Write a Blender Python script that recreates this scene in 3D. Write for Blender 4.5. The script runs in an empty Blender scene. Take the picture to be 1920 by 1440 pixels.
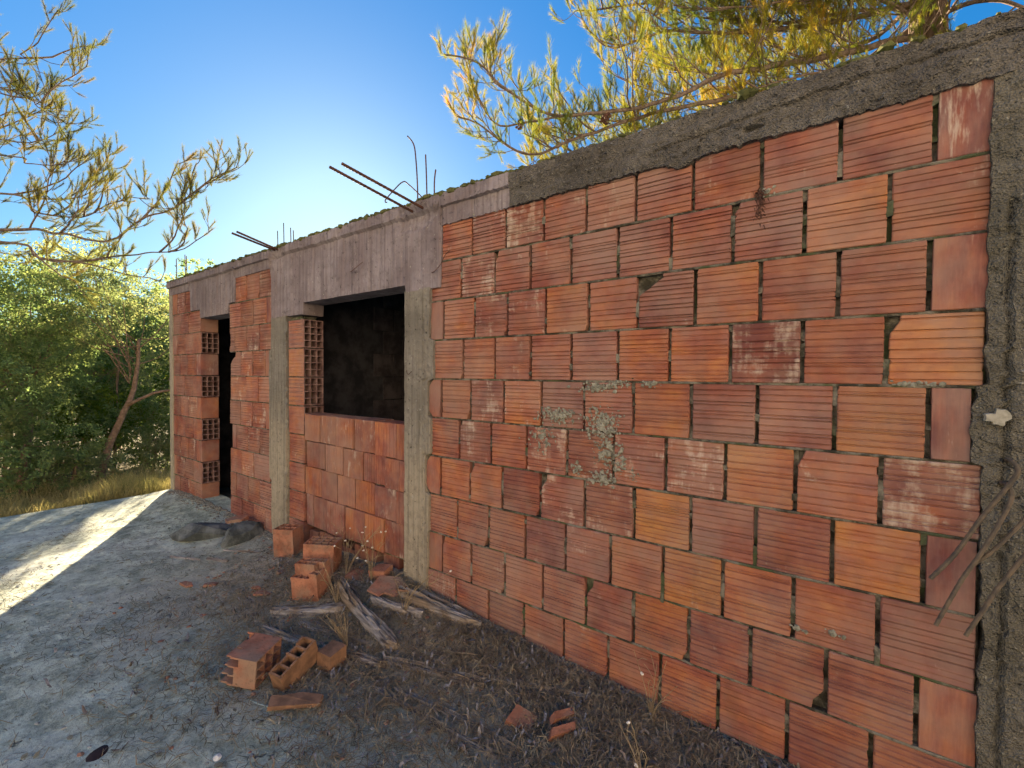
import bpy, math, random
import numpy as np
from mathutils import Vector, Matrix, noise
from math import radians, sin, cos, pi
random.seed(7); rng = np.random.default_rng(11)
S = bpy.context.scene
COL = S.collection

# ------------------------------------------------------------------ camera
cam = bpy.data.cameras.new('camera'); camo = bpy.data.objects.new('camera', cam); COL.objects.link(camo)
cam.sensor_width = 36; cam.lens = 850 / 1920 * 36; cam.clip_end = 600; cam.clip_start = .02
yaw, pitch, roll = radians(36.343), radians(-1.126), radians(.384)
fwd = Vector((-sin(yaw) * cos(pitch), cos(yaw) * cos(pitch), sin(pitch)))
right = Vector((cos(yaw), sin(yaw), 0)); up = right.cross(fwd)
r2 = right * cos(roll) + up * sin(roll); u2 = -right * sin(roll) + up * cos(roll)
m = Matrix((r2, u2, -fwd)).transposed().to_4x4(); m.translation = (0, -2.155, 1.62)
camo.matrix_world = m
S.camera = camo

# ------------------------------------------------------------------ sky, sun, exposure
SUN_AZ, SUN_EL = 57.0, 15.2            # degrees, azimuth measured from +Y towards -X
world = bpy.data.worlds.new('World'); S.world = world; world.use_nodes = True
wn = world.node_tree.nodes; wl = world.node_tree.links; wn.clear()
sky = wn.new('ShaderNodeTexSky'); sky.sky_type = 'NISHITA'; sky.sun_disc = False
sky.sun_elevation = radians(SUN_EL); sky.sun_rotation = radians(-SUN_AZ)
sky.air_density = 1.0; sky.dust_density = .35; sky.ozone_density = 1.0; sky.altitude = 50
bgn = wn.new('ShaderNodeBackground'); bgn.inputs['Strength'].default_value = .05
out = wn.new('ShaderNodeOutputWorld')
gam = wn.new('ShaderNodeGamma'); gam.inputs['Gamma'].default_value = .52          # evens out the whole sky dome
hsv = wn.new('ShaderNodeHueSaturation'); hsv.inputs['Saturation'].default_value = 2.45; hsv.inputs['Value'].default_value = .95
wl.new(sky.outputs[0], gam.inputs[0]); wl.new(gam.outputs[0], hsv.inputs['Color']); tin = wn.new('ShaderNodeMix'); tin.data_type = 'RGBA'; tin.blend_type = 'MULTIPLY'; tin.inputs[0].default_value = 1; tin.inputs[7].default_value = (.62, .95, 1.25, 1)
wl.new(hsv.outputs[0], tin.inputs[6]); wl.new(tin.outputs[2], bgn.inputs[0]); wl.new(bgn.outputs[0], out.inputs[0])
sun = bpy.data.lights.new('sun', 'SUN'); suno = bpy.data.objects.new('sun', sun); COL.objects.link(suno)
sun.energy = 5.0; sun.angle = radians(.6); sun.color = (1, .78, .53)
sd = Vector((-sin(radians(SUN_AZ)) * cos(radians(SUN_EL)), cos(radians(SUN_AZ)) * cos(radians(SUN_EL)), sin(radians(SUN_EL))))
suno.rotation_euler = sd.to_track_quat('Z', 'Y').to_euler()
S.view_settings.view_transform = 'Standard'; S.view_settings.look = 'None'
S.view_settings.gamma = 1; S.view_settings.use_curve_mapping = False
S.view_settings.exposure = 2.8

# ------------------------------------------------------------------ helpers
def tag(o, label=None, cat=None, group=None, kind=None):
    if label: o['label'] = label
    if cat: o['category'] = cat
    if group: o['group'] = group
    if kind: o['kind'] = kind
    return o
def mesh(name, v, f, mat=None, smooth=False):
    me = bpy.data.meshes.new(name); me.from_pydata([tuple(p) for p in v], [], [tuple(q) for q in f])
    me.validate(); me.update()
    if mat: me.materials.append(mat)
    if smooth: me.polygons.foreach_set('use_smooth', [True] * len(me.polygons))
    return me
def fastmesh(name, v, f, mat, smooth=False):
    """v (n,3), f (m,k) numpy"""
    me = bpy.data.meshes.new(name); n, k = f.shape
    me.vertices.add(len(v)); me.vertices.foreach_set('co', np.asarray(v, np.float32).ravel())
    me.loops.add(n * k); me.loops.foreach_set('vertex_index', f.astype(np.int32).ravel())
    me.polygons.add(n); me.polygons.foreach_set('loop_start', np.arange(0, n * k, k, dtype=np.int32))
    me.polygons.foreach_set('loop_total', np.full(n, k, np.int32))
    if smooth: me.polygons.foreach_set('use_smooth', np.ones(n, bool))
    me.materials.append(mat); me.update(calc_edges=True)
    return me
def link(name, data, parent=None, loc=None, rot=None, scale=None):
    o = bpy.data.objects.new(name, data); COL.objects.link(o)
    if parent: o.parent = parent
    if loc is not None: o.location = loc
    if rot is not None: o.rotation_euler = rot
    if scale is not None: o.scale = scale
    return o
def empty(name, loc=(0, 0, 0), rz=0):
    o = link(name, None, None, loc, (0, 0, rz)); o.empty_display_size = .1; return o
def fbm(x, y, z, o=3): return noise.fractal(Vector((x, y, z)), 1.0, 2.0, o)
def boxvf(x0, x1, y0, y1, z0, z1):
    v = [(x, y, z) for z in (z0, z1) for y in (y0, y1) for x in (x0, x1)]
    return v, [(0, 2, 3, 1), (4, 5, 7, 6), (0, 1, 5, 4), (2, 6, 7, 3), (0, 4, 6, 2), (1, 3, 7, 5)]
def join(parts):
    V, F = [], []
    for v, f in parts:
        b = len(V); V += list(v); F += [tuple(i + b for i in q) for q in f]
    return V, F
def box(name, x0, x1, y0, y1, z0, z1, mat, parent=None):
    return link(name, mesh(name, *boxvf(x0, x1, y0, y1, z0, z1), mat), parent)
def tubes(paths, n=5):
    """paths: list of (points, radii) -> V,F with quads"""
    V, F = [], []
    for pts, rad in paths:
        pts = [Vector(p) for p in pts]; b = len(V); prev = None
        for i, p in enumerate(pts):
            t = (pts[min(i + 1, len(pts) - 1)] - pts[max(i - 1, 0)]).normalized()
            a = Vector((0, 0, 1)) if abs(t.z) < .9 else Vector((1, 0, 0))
            if prev: a = prev
            s = t.cross(a).normalized(); u = s.cross(t); prev = u
            r = rad[i] if hasattr(rad, '__len__') else rad
            for k in range(n):
                q = 2 * pi * k / n; V.append(p + (s * cos(q) + u * sin(q)) * r)
        for i in range(len(pts) - 1):
            for k in range(n):
                F.append((b + i * n + k, b + i * n + (k + 1) % n, b + (i + 1) * n + (k + 1) % n, b + (i + 1) * n + k))
        F.append(tuple(b + k for k in range(n))[::-1]); F.append(tuple(b + (len(pts) - 1) * n + k for k in range(n)))
    return V, F
def resample(pts, step):
    pts = [Vector(p) for p in pts]; out = []
    for i in range(len(pts) - 1):
        p0 = pts[max(i - 1, 0)]; p1 = pts[i]; p2 = pts[i + 1]; p3 = pts[min(i + 2, len(pts) - 1)]
        k = max(1, int((p2 - p1).length / step))
        for j in range(k):
            t = j / k
            out.append(.5 * ((2 * p1) + (p2 - p0) * t + (2 * p0 - 5 * p1 + 4 * p2 - p3) * t * t + (3 * p1 - p0 - 3 * p2 + p3) * t ** 3))
    out.append(pts[-1]); return out

def lumps(n, pos, s, seed, sq=.7, ysq=1.):
    r = random.Random(seed); V, F = [], []
    ico = [(0, 0, 1), (.89, 0, .45), (.28, .85, .45), (-.72, .53, .45), (-.72, -.53, .45), (.28, -.85, .45), (.72, .53, -.45), (-.28, .85, -.45), (-.89, 0, -.45), (-.28, -.85, -.45), (.72, -.53, -.45), (0, 0, -1)]
    fi = [(0, 1, 2), (0, 2, 3), (0, 3, 4), (0, 4, 5), (0, 5, 1), (1, 6, 2), (2, 7, 3), (3, 8, 4), (4, 9, 5), (5, 10, 1), (2, 6, 7), (3, 7, 8), (4, 8, 9), (5, 9, 10), (1, 10, 6), (6, 11, 7), (7, 11, 8), (8, 11, 9), (9, 11, 10), (10, 11, 6)]
    for _ in range(n):
        p = pos(r); k = s(r); b = len(V)
        sx, sy, sz = (r.uniform(.7, 1.3) for _ in range(3))
        for q in ico: g = r.uniform(.75, 1.2); V.append((p[0] + q[0] * k * sx * g, p[1] + q[1] * k * sy * g * ysq, p[2] + q[2] * k * sz * sq * g))
        F += [tuple(b + i for i in t) for t in fi]
    return V, F
lumps_ = lumps
# ------------------------------------------------------------------ materials
class NT:
    def __init__(s, name, rough=.9):
        s.m = bpy.data.materials.new(name); s.m.use_nodes = True; s.t = s.m.node_tree
        s.n = s.t.nodes; s.l = s.t.links; s.b = s.n['Principled BSDF']; s.b.inputs['Roughness'].default_value = rough
        s.b.inputs['Specular IOR Level'].default_value = .12
    def co(s, scale=(1, 1, 1), kind='Object', rot=(0, 0, 0), rand=False):
        tc = s.n.new('ShaderNodeTexCoord'); mp = s.n.new('ShaderNodeMapping')
        mp.inputs['Scale'].default_value = scale; mp.inputs['Rotation'].default_value = rot
        src = tc.outputs[kind]
        if rand:
            oi = s.n.new('ShaderNodeObjectInfo'); cx = s.n.new('ShaderNodeCombineXYZ')
            mu = s.math('MULTIPLY', oi.outputs['Random'], 37.); s.l.new(mu, cx.inputs[0]); s.l.new(mu, cx.inputs[1])
            va = s.n.new('ShaderNodeVectorMath'); s.l.new(src, va.inputs[0]); s.l.new(cx.outputs[0], va.inputs[1]); src = va.outputs[0]
        s.l.new(src, mp.inputs[0]); return mp.outputs[0]
    def noise(s, co, scale, detail=4, rough=.55, dist=0):
        t = s.n.new('ShaderNodeTexNoise'); t.inputs['Scale'].default_value = scale; t.inputs['Detail'].default_value = detail
        t.inputs['Roughness'].default_value = rough; t.inputs['Distortion'].default_value = dist
        s.l.new(co, t.inputs['Vector']); return t.outputs['Fac']
    def vor(s, co, scale, feat='F1'):
        t = s.n.new('ShaderNodeTexVoronoi'); t.feature = feat; t.inputs['Scale'].default_value = scale; s.l.new(co, t.inputs['Vector']); return t.outputs['Distance']
    def _in(s, v, sock):
        if isinstance(v, (int, float)): sock.default_value = v
        elif isinstance(v, tuple): sock.default_value = v if len(v) == 4 else (*v, 1)
        else: s.l.new(v, sock)
    def math(s, op, a, b=0, c=None, clamp=False):
        t = s.n.new('ShaderNodeMath'); t.operation = op; t.use_clamp = clamp; s._in(a, t.inputs[0]); s._in(b, t.inputs[1])
        if c is not None: s._in(c, t.inputs[2])
        return t.outputs[0]
    def ss(s, v, a, b):
        t = s.n.new('ShaderNodeMapRange'); t.interpolation_type = 'SMOOTHSTEP'; s._in(v, t.inputs[0]); s._in(a, t.inputs[1]); s._in(b, t.inputs[2]); return t.outputs[0]
    def mix(s, f, a, b, mode='MIX'):
        t = s.n.new('ShaderNodeMix'); t.data_type = 'RGBA'; t.blend_type = mode; s._in(f, t.inputs[0]); s._in(a, t.inputs[6]); s._in(b, t.inputs[7]); return t.outputs[2]
    def ramp(s, v, stops):
        t = s.n.new('ShaderNodeValToRGB'); e = t.color_ramp.elements
        while len(e) < len(stops): e.new(.5)
        for i, (p, c) in enumerate(stops): e[i].position = p; e[i].color = (*c, 1)
        s.l.new(v, t.inputs[0]); return t.outputs[0]
    def bump(s, h, strength=.5, dist=.01, prev=None):
        t = s.n.new('ShaderNodeBump'); t.inputs['Strength'].default_value = strength; t.inputs['Distance'].default_value = dist
        s.l.new(h, t.inputs['Height'])
        if prev: s.l.new(prev, t.inputs['Normal'])
        return t.outputs[0]
    def fin(s, col, nrm=None):
        s._in(col, s.b.inputs['Base Color'])
        if nrm: s.l.new(nrm, s.b.inputs['Normal'])
        return s.m

def brick_material(vertical):
    t = NT('brick_vertical_grain' if vertical else 'brick_ribbed', .85)
    st = (20, 4, 4) if vertical else (4, 4, 20)
    st2 = (80, 20, 16) if vertical else (16, 20, 80)
    oi = t.n.new('ShaderNodeObjectInfo'); sp = t.n.new('ShaderNodeSeparateColor'); t.l.new(oi.outputs['Color'], sp.inputs[0])
    org, wht, bri = t.math('ADD', t.math('MULTIPLY', sp.outputs[0], .80), .03), sp.outputs[1], sp.outputs[2]
    c1 = t.noise(t.co(st, rand=True), 1, 3); c2 = t.noise(t.co((7, 7, 7), rand=True), 1, 4)
    v = t.math('ADD', org, t.math('MULTIPLY', t.math('SUBTRACT', c1, .5), .65))
    v = t.math('ADD', v, t.math('MULTIPLY', t.math('SUBTRACT', c2, .5), 1.0))
    col = t.ramp(v, [(0, (.175, .068, .070)), (.35, (.32, .115, .082)), (.6, (.44, .165, .082)), (1, (.56, .255, .07))])
    c3 = t.noise(t.co(st2, rand=True), 1, 3)
    col = t.mix(t.ss(c3, .35, .75), t.mix(1, col, (.80, .76, .76), 'MULTIPLY'), col)
    # speckle and stains
    c4 = t.noise(t.co((1, 1, 1), rand=True), 130, 3, .7)
    col = t.mix(t.math('MULTIPLY', t.ss(c4, .58, .75), .35), col, (.10, .05, .035))
    c5 = t.noise(t.co((1, 1, 1), rand=True), 9, 5, .6)
    col = t.mix(t.math('MULTIPLY', t.ss(c5, .55, .75), .35), col, (.16, .085, .05))
    # whitish lime film
    w1 = t.noise(t.co((9, 9, 5), rand=True), 1, 5, .65); w2 = t.noise(t.co(st2, rand=True), .7, 3); w3 = t.noise(t.co((60, 60, 6), rand=True), 1, 3)
    wm = t.math('ADD', w1, t.math('MULTIPLY', t.math('SUBTRACT', w2, .5), .35)); wm = t.math('ADD', wm, t.math('MULTIPLY', t.math('SUBTRACT', w3, .5), .3))
    w4 = t.noise(t.co((9, 9, 5), rand=True), 2.3, 4)
    wm = t.math('ADD', wm, t.math('MULTIPLY', t.math('SUBTRACT', w4, .5), .4)); thr = t.math('SUBTRACT', .73, t.math('MULTIPLY', wht, .42))
    wm = t.ss(wm, thr, t.math('ADD', thr, .24))
    geo = t.n.new('ShaderNodeNewGeometry'); wp = geo.outputs['Position']
    wv = t.n.new('ShaderNodeVectorMath'); wv.operation = 'MULTIPLY'; wv.inputs[1].default_value = (1, 1, .55); t.l.new(wp, wv.inputs[0])
    g1 = t.noise(wp, 1.6, 6, .62); g2 = t.noise(wv.outputs[0], 7, 5, .65)
    col = t.mix(t.math('MULTIPLY', t.ss(g2, .48, .7), .55), col, (.20, .10, .07))
    col = t.mix(t.math('MULTIPLY', t.ss(g1, .40, .64), .5), col, (.36, .25, .20))
    d1 = t.noise(t.co((1, 1, 1), rand=True), 6, 5, .6)
    col = t.mix(t.math('MULTIPLY', t.ss(d1, .35, .7), .22), col, (.38, .30, .26))
    col = t.mix(t.math('MULTIPLY', wm, .72), col, (.58, .50, .42))
    col = t.mix(1, col, t.mix(bri, (.45, .42, .42), (1.25, 1.25, 1.25)), 'MULTIPLY')
    h = t.math('ADD', t.math('MULTIPLY', c3, .5), t.math('MULTIPLY', c4, .35)); h = t.math('ADD', h, wm)
    return t.fin(col, t.bump(h, .6, .0018))
M_BR, M_BV = brick_material(False), brick_material(True)

def concrete_material(name, a, b, boards=False, pebbles=0., dark=(.05, .048, .045), tint=None, low=None):
    t = NT(name, .95); co = t.co()
    n1 = t.noise(co, 2.2, 6, .65); n2 = t.noise(co, 18, 6, .7); n3 = t.noise(co, 120, 4, .7)
    col = t.mix(t.ss(n1, .35, .68), a, b)
    col = t.mix(t.math('MULTIPLY', t.ss(n2, .5, .72), .55), col, dark)
    h = t.math('ADD', t.math('MULTIPLY', n2, 1.), t.math('MULTIPLY', n3, .35))
    if low:
        sx = t.n.new('ShaderNodeSeparateXYZ'); t.l.new(co, sx.inputs[0]); zz = t.math('ADD', sx.outputs[2], t.math('MULTIPLY', t.math('SUBTRACT', n1, .5), 1.2))
        col = t.mix(t.ss(zz, 1.5, .85), col, t.mix(t.ss(n2, .4, .7), low, tuple(c * .72 for c in low)))
    if boards:
        g = t.noise(t.co((38, 8, 1.1)), 1, 5, .65); g2 = t.noise(t.co((8, 3, .7)), 1, 4, .6)
        col = t.mix(t.math('MULTIPLY', t.ss(g, .42, .7), .6), col, dark)
        col = t.mix(t.math('MULTIPLY', t.ss(g2, .5, .7), .45), col, tint or a)
        h = t.math('ADD', h, t.math('MULTIPLY', g, 1.6))
    if pebbles:
        v = t.vor(co, 55); pm = t.ss(v, .34, .22); k = t.noise(co, 25, 2); pm = t.math('MULTIPLY', pm, t.ss(k, .5, .62))
        col = t.mix(t.math('MULTIPLY', pm, .5 * pebbles), col, (.33, .32, .29)); h = t.math('ADD', h, t.math('MULTIPLY', pm, .9))
        v2 = t.vor(co, 150); h = t.math('ADD', h, t.math('MULTIPLY', v2, .9 * pebbles))
    sp = t.noise(co, 60, 2, .5); col = t.mix(t.math('MULTIPLY', t.ss(sp, .68, .74), .6), col, (.42, .42, .38))
    pits = t.ss(t.noise(co, 45, 3, .6), .36, .27); col = t.mix(t.math('MULTIPLY', pits, .7), col, (.018, .017, .016)); h = t.math('SUBTRACT', h, t.math('MULTIPLY', pits, 1.2))
    return t.fin(col, t.bump(h, .9, .006 + .008 * (pebbles >= 1)))
M_BOARD = concrete_material('board_marked_concrete', (.20, .170, .185), (.31, .28, .305), True, .25, (.09, .072, .078), (.23, .18, .185))
M_ROUGH = concrete_material('rough_concrete', (.115, .108, .10), (.20, .19, .175), False, 1.)
M_COL = concrete_material('pale_column_concrete', (.38, .35, .28), (.28, .26, .21), True, .2, (.22, .20, .17), (.52, .46, .34))
M_DCOL = concrete_material('dark_column_concrete', (.13, .125, .105), (.215, .205, .175), False, 1.)
M_COL3 = concrete_material('column_concrete', (.17, .160, .14), (.27, .255, .225), True, .4, (.10, .09, .075), (.2, .18, .15), (.37, .33, .26))
M_SLAB = concrete_material('roof_concrete', (.12, .12, .11), (.2, .2, .18), False, .5)

def mortar_material():
    t = NT('mortar', 1.); co = t.co(); n = t.noise(co, 9, 5, .7); n2 = t.noise(co, 70, 4, .7)
    col = t.mix(t.ss(n, .4, .62), (.045, .042, .032), (.21, .20, .165)); col = t.mix(t.ss(t.noise(co, 5, 4), .52, .62), col, (.075, .095, .05))
    return t.fin(col, t.bump(n2, 1, .006))
M_MORT = mortar_material()
M_ROOM = None
def simple(name, a, b, scale=8, rough=.9, bumpd=.004, st=(1, 1, 1), rand=True, kind='Object'):
    t = NT(name, rough); n = t.noise(t.co(st, kind, rand=rand), scale, 5, .65)
    return t.fin(t.mix(t.ss(n, .35, .65), a, b), t.bump(n, .7, bumpd))
def loose_material():
    t = NT('loose_brick_clay', .95); co = t.co(rand=True); n = t.noise(co, 9, 6, .7); n2 = t.noise(co, 3.5, 5, .65); n3 = t.noise(co, 60, 3, .6)
    col = t.mix(t.ss(n, .35, .65), (.24, .105, .07), (.44, .20, .13)); col = t.mix(t.math('MULTIPLY', t.ss(n2, .42, .62), .75), col, (.26, .20, .155)); col = t.mix(t.math('MULTIPLY', t.ss(n3, .55, .7), .5), col, (.10, .07, .05))
    return t.fin(col, t.bump(n, .9, .005))
M_LOOSE = loose_material()
M_DIRTY = simple('soiled_brick_clay', (.15, .09, .06), (.28, .16, .10), 12, .95, .004)
M_RUST = simple('rusted_iron', (.065, .035, .028), (.12, .06, .045), 40, .85, .002)
M_RUST2 = simple('grey_rusted_iron', (.085, .075, .065), (.15, .12, .09), 30, .85, .002)
M_ROCK = simple('grey_rock', (.06, .07, .073), (.16, .18, .185), 7, .95, .02)
M_BARK = simple('pine_bark', (.055, .036, .026), (.14, .10, .075), 22, .95, .01, (1, 1, .3), False)
M_TWIG = simple('pine_twig_bark', (.10, .075, .06), (.20, .155, .125), 30, .95, .002, rand=False)
M_OAKBARK = simple('tree_bark', (.17, .115, .08), (.30, .20, .14), 18, .95, .01, rand=False)
M_PEB = simple('pale_pebbles', (.22, .24, .23), (.42, .43, .40), 30, .9, .001, rand=False)
M_FLOWER = simple('dry_flower', (.62, .60, .55), (.8, .78, .72), 60, .9, .001)
M_STRING = simple('pale_blue_string', (.32, .42, .42), (.45, .55, .55), 60, .8, .001)
M_CLOD = simple('grey_brown_clods', (.13, .12, .09), (.34, .32, .26), 60, 1., .004, rand=False)
M_DARKST = simple('dark_stone', (.03, .02, .022), (.05, .035, .035), 20, .8, .002)
M_LICHEN = simple('grey_lichen', (.15, .15, .12), (.32, .32, .27), 45, 1., .003, rand=False)

def wood_material():
    t = NT('weathered_wood', .9); n = t.noise(t.co((2.5, 45, 45), rand=True), 1, 5, .65); n2 = t.noise(t.co((3, 3, 3), rand=True), 2, 4)
    col = t.ramp(n, [(.3, (.05, .045, .048)), (.48, (.22, .205, .20)), (.7, (.46, .43, .41))]); col = t.mix(t.ss(n2, .45, .65), col, t.mix(1, col, (.8, .66, .5), 'MULTIPLY'))
    return t.fin(col, t.bump(n, 1, .006))
M_WOOD = wood_material()
def leafy(name, cols, trans=.45, scale=1.2, rough=.6, fine=30):
    t = NT(name, max(rough, .8)); t.b.inputs['Specular IOR Level'].default_value = .03; g = t.co(kind='Generated'); o = t.co()
    n = t.noise(o, scale, 3, .6); n2 = t.noise(o, fine, 2, .5); v = t.math('ADD', t.math('MULTIPLY', n, .6), t.math('MULTIPLY', n2, .4))
    k = len(cols); col = t.ramp(v, [(.32 + .36 * i / max(1, k - 1), c) for i, c in enumerate(cols)])
    tr = t.n.new('ShaderNodeBsdfTranslucent'); t.l.new(t.mix(1, col, (1.15, 1.2, .75), 'MULTIPLY'), tr.inputs[0])
    mx = t.n.new('ShaderNodeMixShader'); mx.inputs[0].default_value = trans
    t.fin(col); t.l.new(t.b.outputs[0], mx.inputs[1]); t.l.new(tr.outputs[0], mx.inputs[2])
    t.l.new(mx.outputs[0], t.n['Material Output'].inputs[0]); return t.m
M_NEEDLE = leafy('pine_needles', [(.07, .12, .03), (.15, .18, .035), (.30, .26, .04), (.50, .28, .05)], .5, 1.6, .5, 9)
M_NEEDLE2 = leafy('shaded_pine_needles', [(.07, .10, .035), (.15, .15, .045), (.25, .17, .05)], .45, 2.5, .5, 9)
M_LEAF = leafy('evergreen_leaves', [(.10, .16, .09), (.17, .25, .12), (.24, .30, .13), (.36, .35, .16)], .6, 1.3)
M_LEAF2 = leafy('olive_leaves', [(.14, .19, .11), (.24, .28, .15), (.38, .34, .19)], .6, 1.3)
M_LEAF3 = leafy('bright_leaves', [(.07, .13, .025), (.13, .20, .035), (.26, .27, .05)], .6, 1.5)
M_MOSS = leafy('dry_moss', [(.07, .08, .035), (.15, .16, .07), (.22, .24, .11)], .3, 6, 1., 40)
M_GRASS = leafy('dry_grass_blades', [(.16, .17, .07), (.40, .34, .17), (.66, .55, .34)], .45, 2.)
M_STRAW = leafy('straw', [(.18, .13, .09), (.32, .25, .16), (.52, .44, .30)], .2, 14., .8, 60)
M_FLAKE = leafy('fallen_leaf', [(.14, .11, .07), (.30, .27, .18), (.40, .39, .33)], .1, 18., .8, 60)

def yard_material():
    t = NT('dusty_concrete_yard', .95); co = t.co(kind='Object')
    n1 = t.noise(co, .9, 5, .6, .3); n2 = t.noise(co, 5.5, 8, .75); n3 = t.noise(co, 26, 6, .75); n4 = t.noise(co, 150, 3, .7)
    col = t.mix(t.ss(n2, .36, .66), (.28, .325, .265), (.69, .765, .64))
    col = t.mix(t.math('MULTIPLY', t.ss(n1, .45, .7), .5), col, (.78, .82, .74))
    col = t.mix(t.math('MULTIPLY', t.ss(n3, .5, .68), .6), col, (.07, .078, .062))
    sp = t.ss(t.vor(co, 16), .16, .10); k = t.ss(t.noise(co, 4, 2), .5, .6); col = t.mix(t.math('MULTIPLY', t.math('MULTIPLY', sp, k), .5), col, (.72, .74, .62))
    pit = t.ss(t.noise(co, 13, 3, .6), .34, .27); col = t.mix(t.math('MULTIPLY', pit, .7), col, (.02, .02, .022))
    # brown litter towards the wall, by the place of the debris itself
    sx = t.n.new('ShaderNodeSeparateXYZ'); t.l.new(co, sx.inputs[0])
    edge = t.math('ADD', sx.outputs[1], t.math('MULTIPLY', t.math('SUBTRACT', n1, .5), 1.6)); edge = t.math('ADD', edge, t.math('MULTIPLY', t.math('SUBTRACT', n2, .5), 1.0))
    lit = t.math('MULTIPLY', t.ss(edge, -1.55, -.35), t.ss(sx.outputs[0], -5.4, -3.4))
    brown = t.mix(t.ss(n3, .38, .62), (.14, .115, .085), (.48, .40, .30)); col = t.mix(t.math('MULTIPLY', lit, .85), col, brown)
    h = t.math('ADD', n2, t.math('MULTIPLY', n3, .6)); h = t.math('ADD', h, t.math('MULTIPLY', n4, .25)); h = t.math('SUBTRACT', h, pit)
    return t.fin(col, t.bump(h, 1., .022))
M_YARD = yard_material()
def soil_material():
    t = NT('dry_soil', 1.); co = t.co(); n = t.noise(co, 1.5, 6, .65); n2 = t.noise(co, 25, 5, .7)
    col = t.mix(t.ss(n, .38, .6), (.05, .052, .022), (.13, .11, .055)); col = t.mix(t.math('MULTIPLY', t.ss(n2, .5, .7), .6), col, (.04, .035, .02))
    return t.fin(col, t.bump(n2, 1, .03))
M_SOIL = soil_material()

# ------------------------------------------------------------------ ground
def gz(x, y):
    m_ = .125 * math.exp(-((x + 2.75) / 1.15) ** 2) * math.exp(-(min(0, y) / .42) ** 2)
    m_ += .075 * math.exp(-((x + 6.2) / 1.4) ** 2) * math.exp(-(min(0, y) / .5) ** 2)
    m_ += .035 * math.exp(-(min(0, y) / .5) ** 2) - .02 * max(0, min(1, (x + 1) / 1.5))
    return m_ + .014 * noise.noise(Vector((x * 1.3, y * 1.3, 0))) + .006 * noise.noise(Vector((x * 6, y * 6, 3)))
def slab_edge(y): return -7.42 + .07 * y + .04 * noise.noise(Vector((y * 1.5, 4, 0))) - .012 * y * y * (y < 0) * .5
def yard():
    ys = np.concatenate([np.arange(-9, -3, .12), np.arange(-3, .24, .035)]); nx = 330
    V, F = [], []
    for y in ys:
        x0 = slab_edge(y)
        for i in range(nx + 1):
            u = i / nx; x = x0 + (4.6 - x0) * u
            f = noise.fractal(Vector((x * 14, y * 14, 0)), 1, 2, 3) * .0035
            V.append((x, y, gz(x, y) * min(1, (x - x0) / .3 + .2) + f))
    w = nx + 1
    for j in range(len(ys) - 1):
        for i in range(nx): F.append((j * w + i, j * w + i + 1, (j + 1) * w + i + 1, (j + 1) * w + i))
    b = len(V)                                        # the broken left rim drops to the soil
    for j, y in enumerate(ys): V.append((slab_edge(y) - .02, y, -.4))
    for j in range(len(ys) - 1): F.append((j * w, (j + 1) * w, b + j + 1, b + j))
    o = link('concrete_yard', mesh('concrete_yard', V, F, M_YARD, True)); tag(o, kind='structure', label='dusty grey concrete yard in front of the brick building')
yard()
def lowz(x, y):
    d = max(0, -7.4 - x) + max(0, y - 3.8) * .5 + max(0, -9 - y)
    return -.12 - .06 * min(d, 6) - .012 * min(d, 40) + .05 * noise.noise(Vector((x * .4, y * .4, 0)))
def ground():
    xs = sorted(set([-300, -150, -80, -45, -30, -24, -20, 8, 15, 30, 60, 150, 300] + [round(-18 + .4 * i, 2) for i in range(63)]))
    ys = sorted(set([-300, -150, -80, -40, -20, 20, 40, 80, 150, 300] + [round(-12 + .5 * i, 2) for i in range(60)]))
    V = [(x, y, lowz(x, y)) for y in ys for x in xs]; w = len(xs)
    F = [(j * w + i, j * w + i + 1, (j + 1) * w + i + 1, (j + 1) * w + i) for j in range(len(ys) - 1) for i in range(w - 1)]
    tag(link('ground', mesh('ground', V, F, M_SOIL, True)), kind='structure', label='dry grassy soil sloping away round the yard')
ground()

def bounce_hillside():
    # unseen slope added behind the photographer to bounce sunlight onto the shaded wall
    c = Vector((3, -6, 0)); V, F = [], []; na, nr = 60, 16
    for i in range(na + 1):
        a = radians(-170 + 220 * i / na)          # from south-west round by south and east
        f = min(1, (1 - abs(i / na * 2 - 1)) * 2.5)
        for j in range(nr + 1):
            d = 12 + 48 * (j / nr) ** 1.4; h = -.5 + f * 33 * (j / nr) ** 1.4
            x, y = c.x + cos(a) * d, c.y + sin(a) * d
            V.append((x, y, h + f * 1.2 * noise.fractal(Vector((x * .12, y * .12, 0)), 1, 2, 4)))
    w = nr + 1
    for i in range(na):
        for j in range(nr): F.append((i * w + j, i * w + j + 1, (i + 1) * w + j + 1, (i + 1) * w + j))
    tag(link('bounce_hillside', mesh('bounce_hillside', V, F, M_HILL, True)), kind='structure', label='unseen pale slope added behind the photographer to bounce sunlight onto the wall')
M_HILL = simple('bounce_slope', (.42, .37, .28), (.58, .54, .45), .6, 1., .05, rand=False)  # kept pale so the added slope reflects more sun onto the wall
bounce_hillside()

# ------------------------------------------------------------------ the building
B = empty('unfinished_brick_building', (-3.3, 1.8, 0))
tag(B, 'roofless-looking unfinished house of orange hollow bricks with grey concrete beam and columns', 'building')
B['label'] = 'unfinished house of orange hollow bricks framed by grey concrete beam and columns'
OFF = Vector((3.3, -1.8, 0))
def bpart(name, data, parent=B, loc=(0, 0, 0), rot=None, scale=None):
    l = Vector(loc) + (OFF if parent is B else Vector()); return link(name, data, parent, l, rot, scale)
Z0, CH, BH = 2.63, .26, .25

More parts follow.
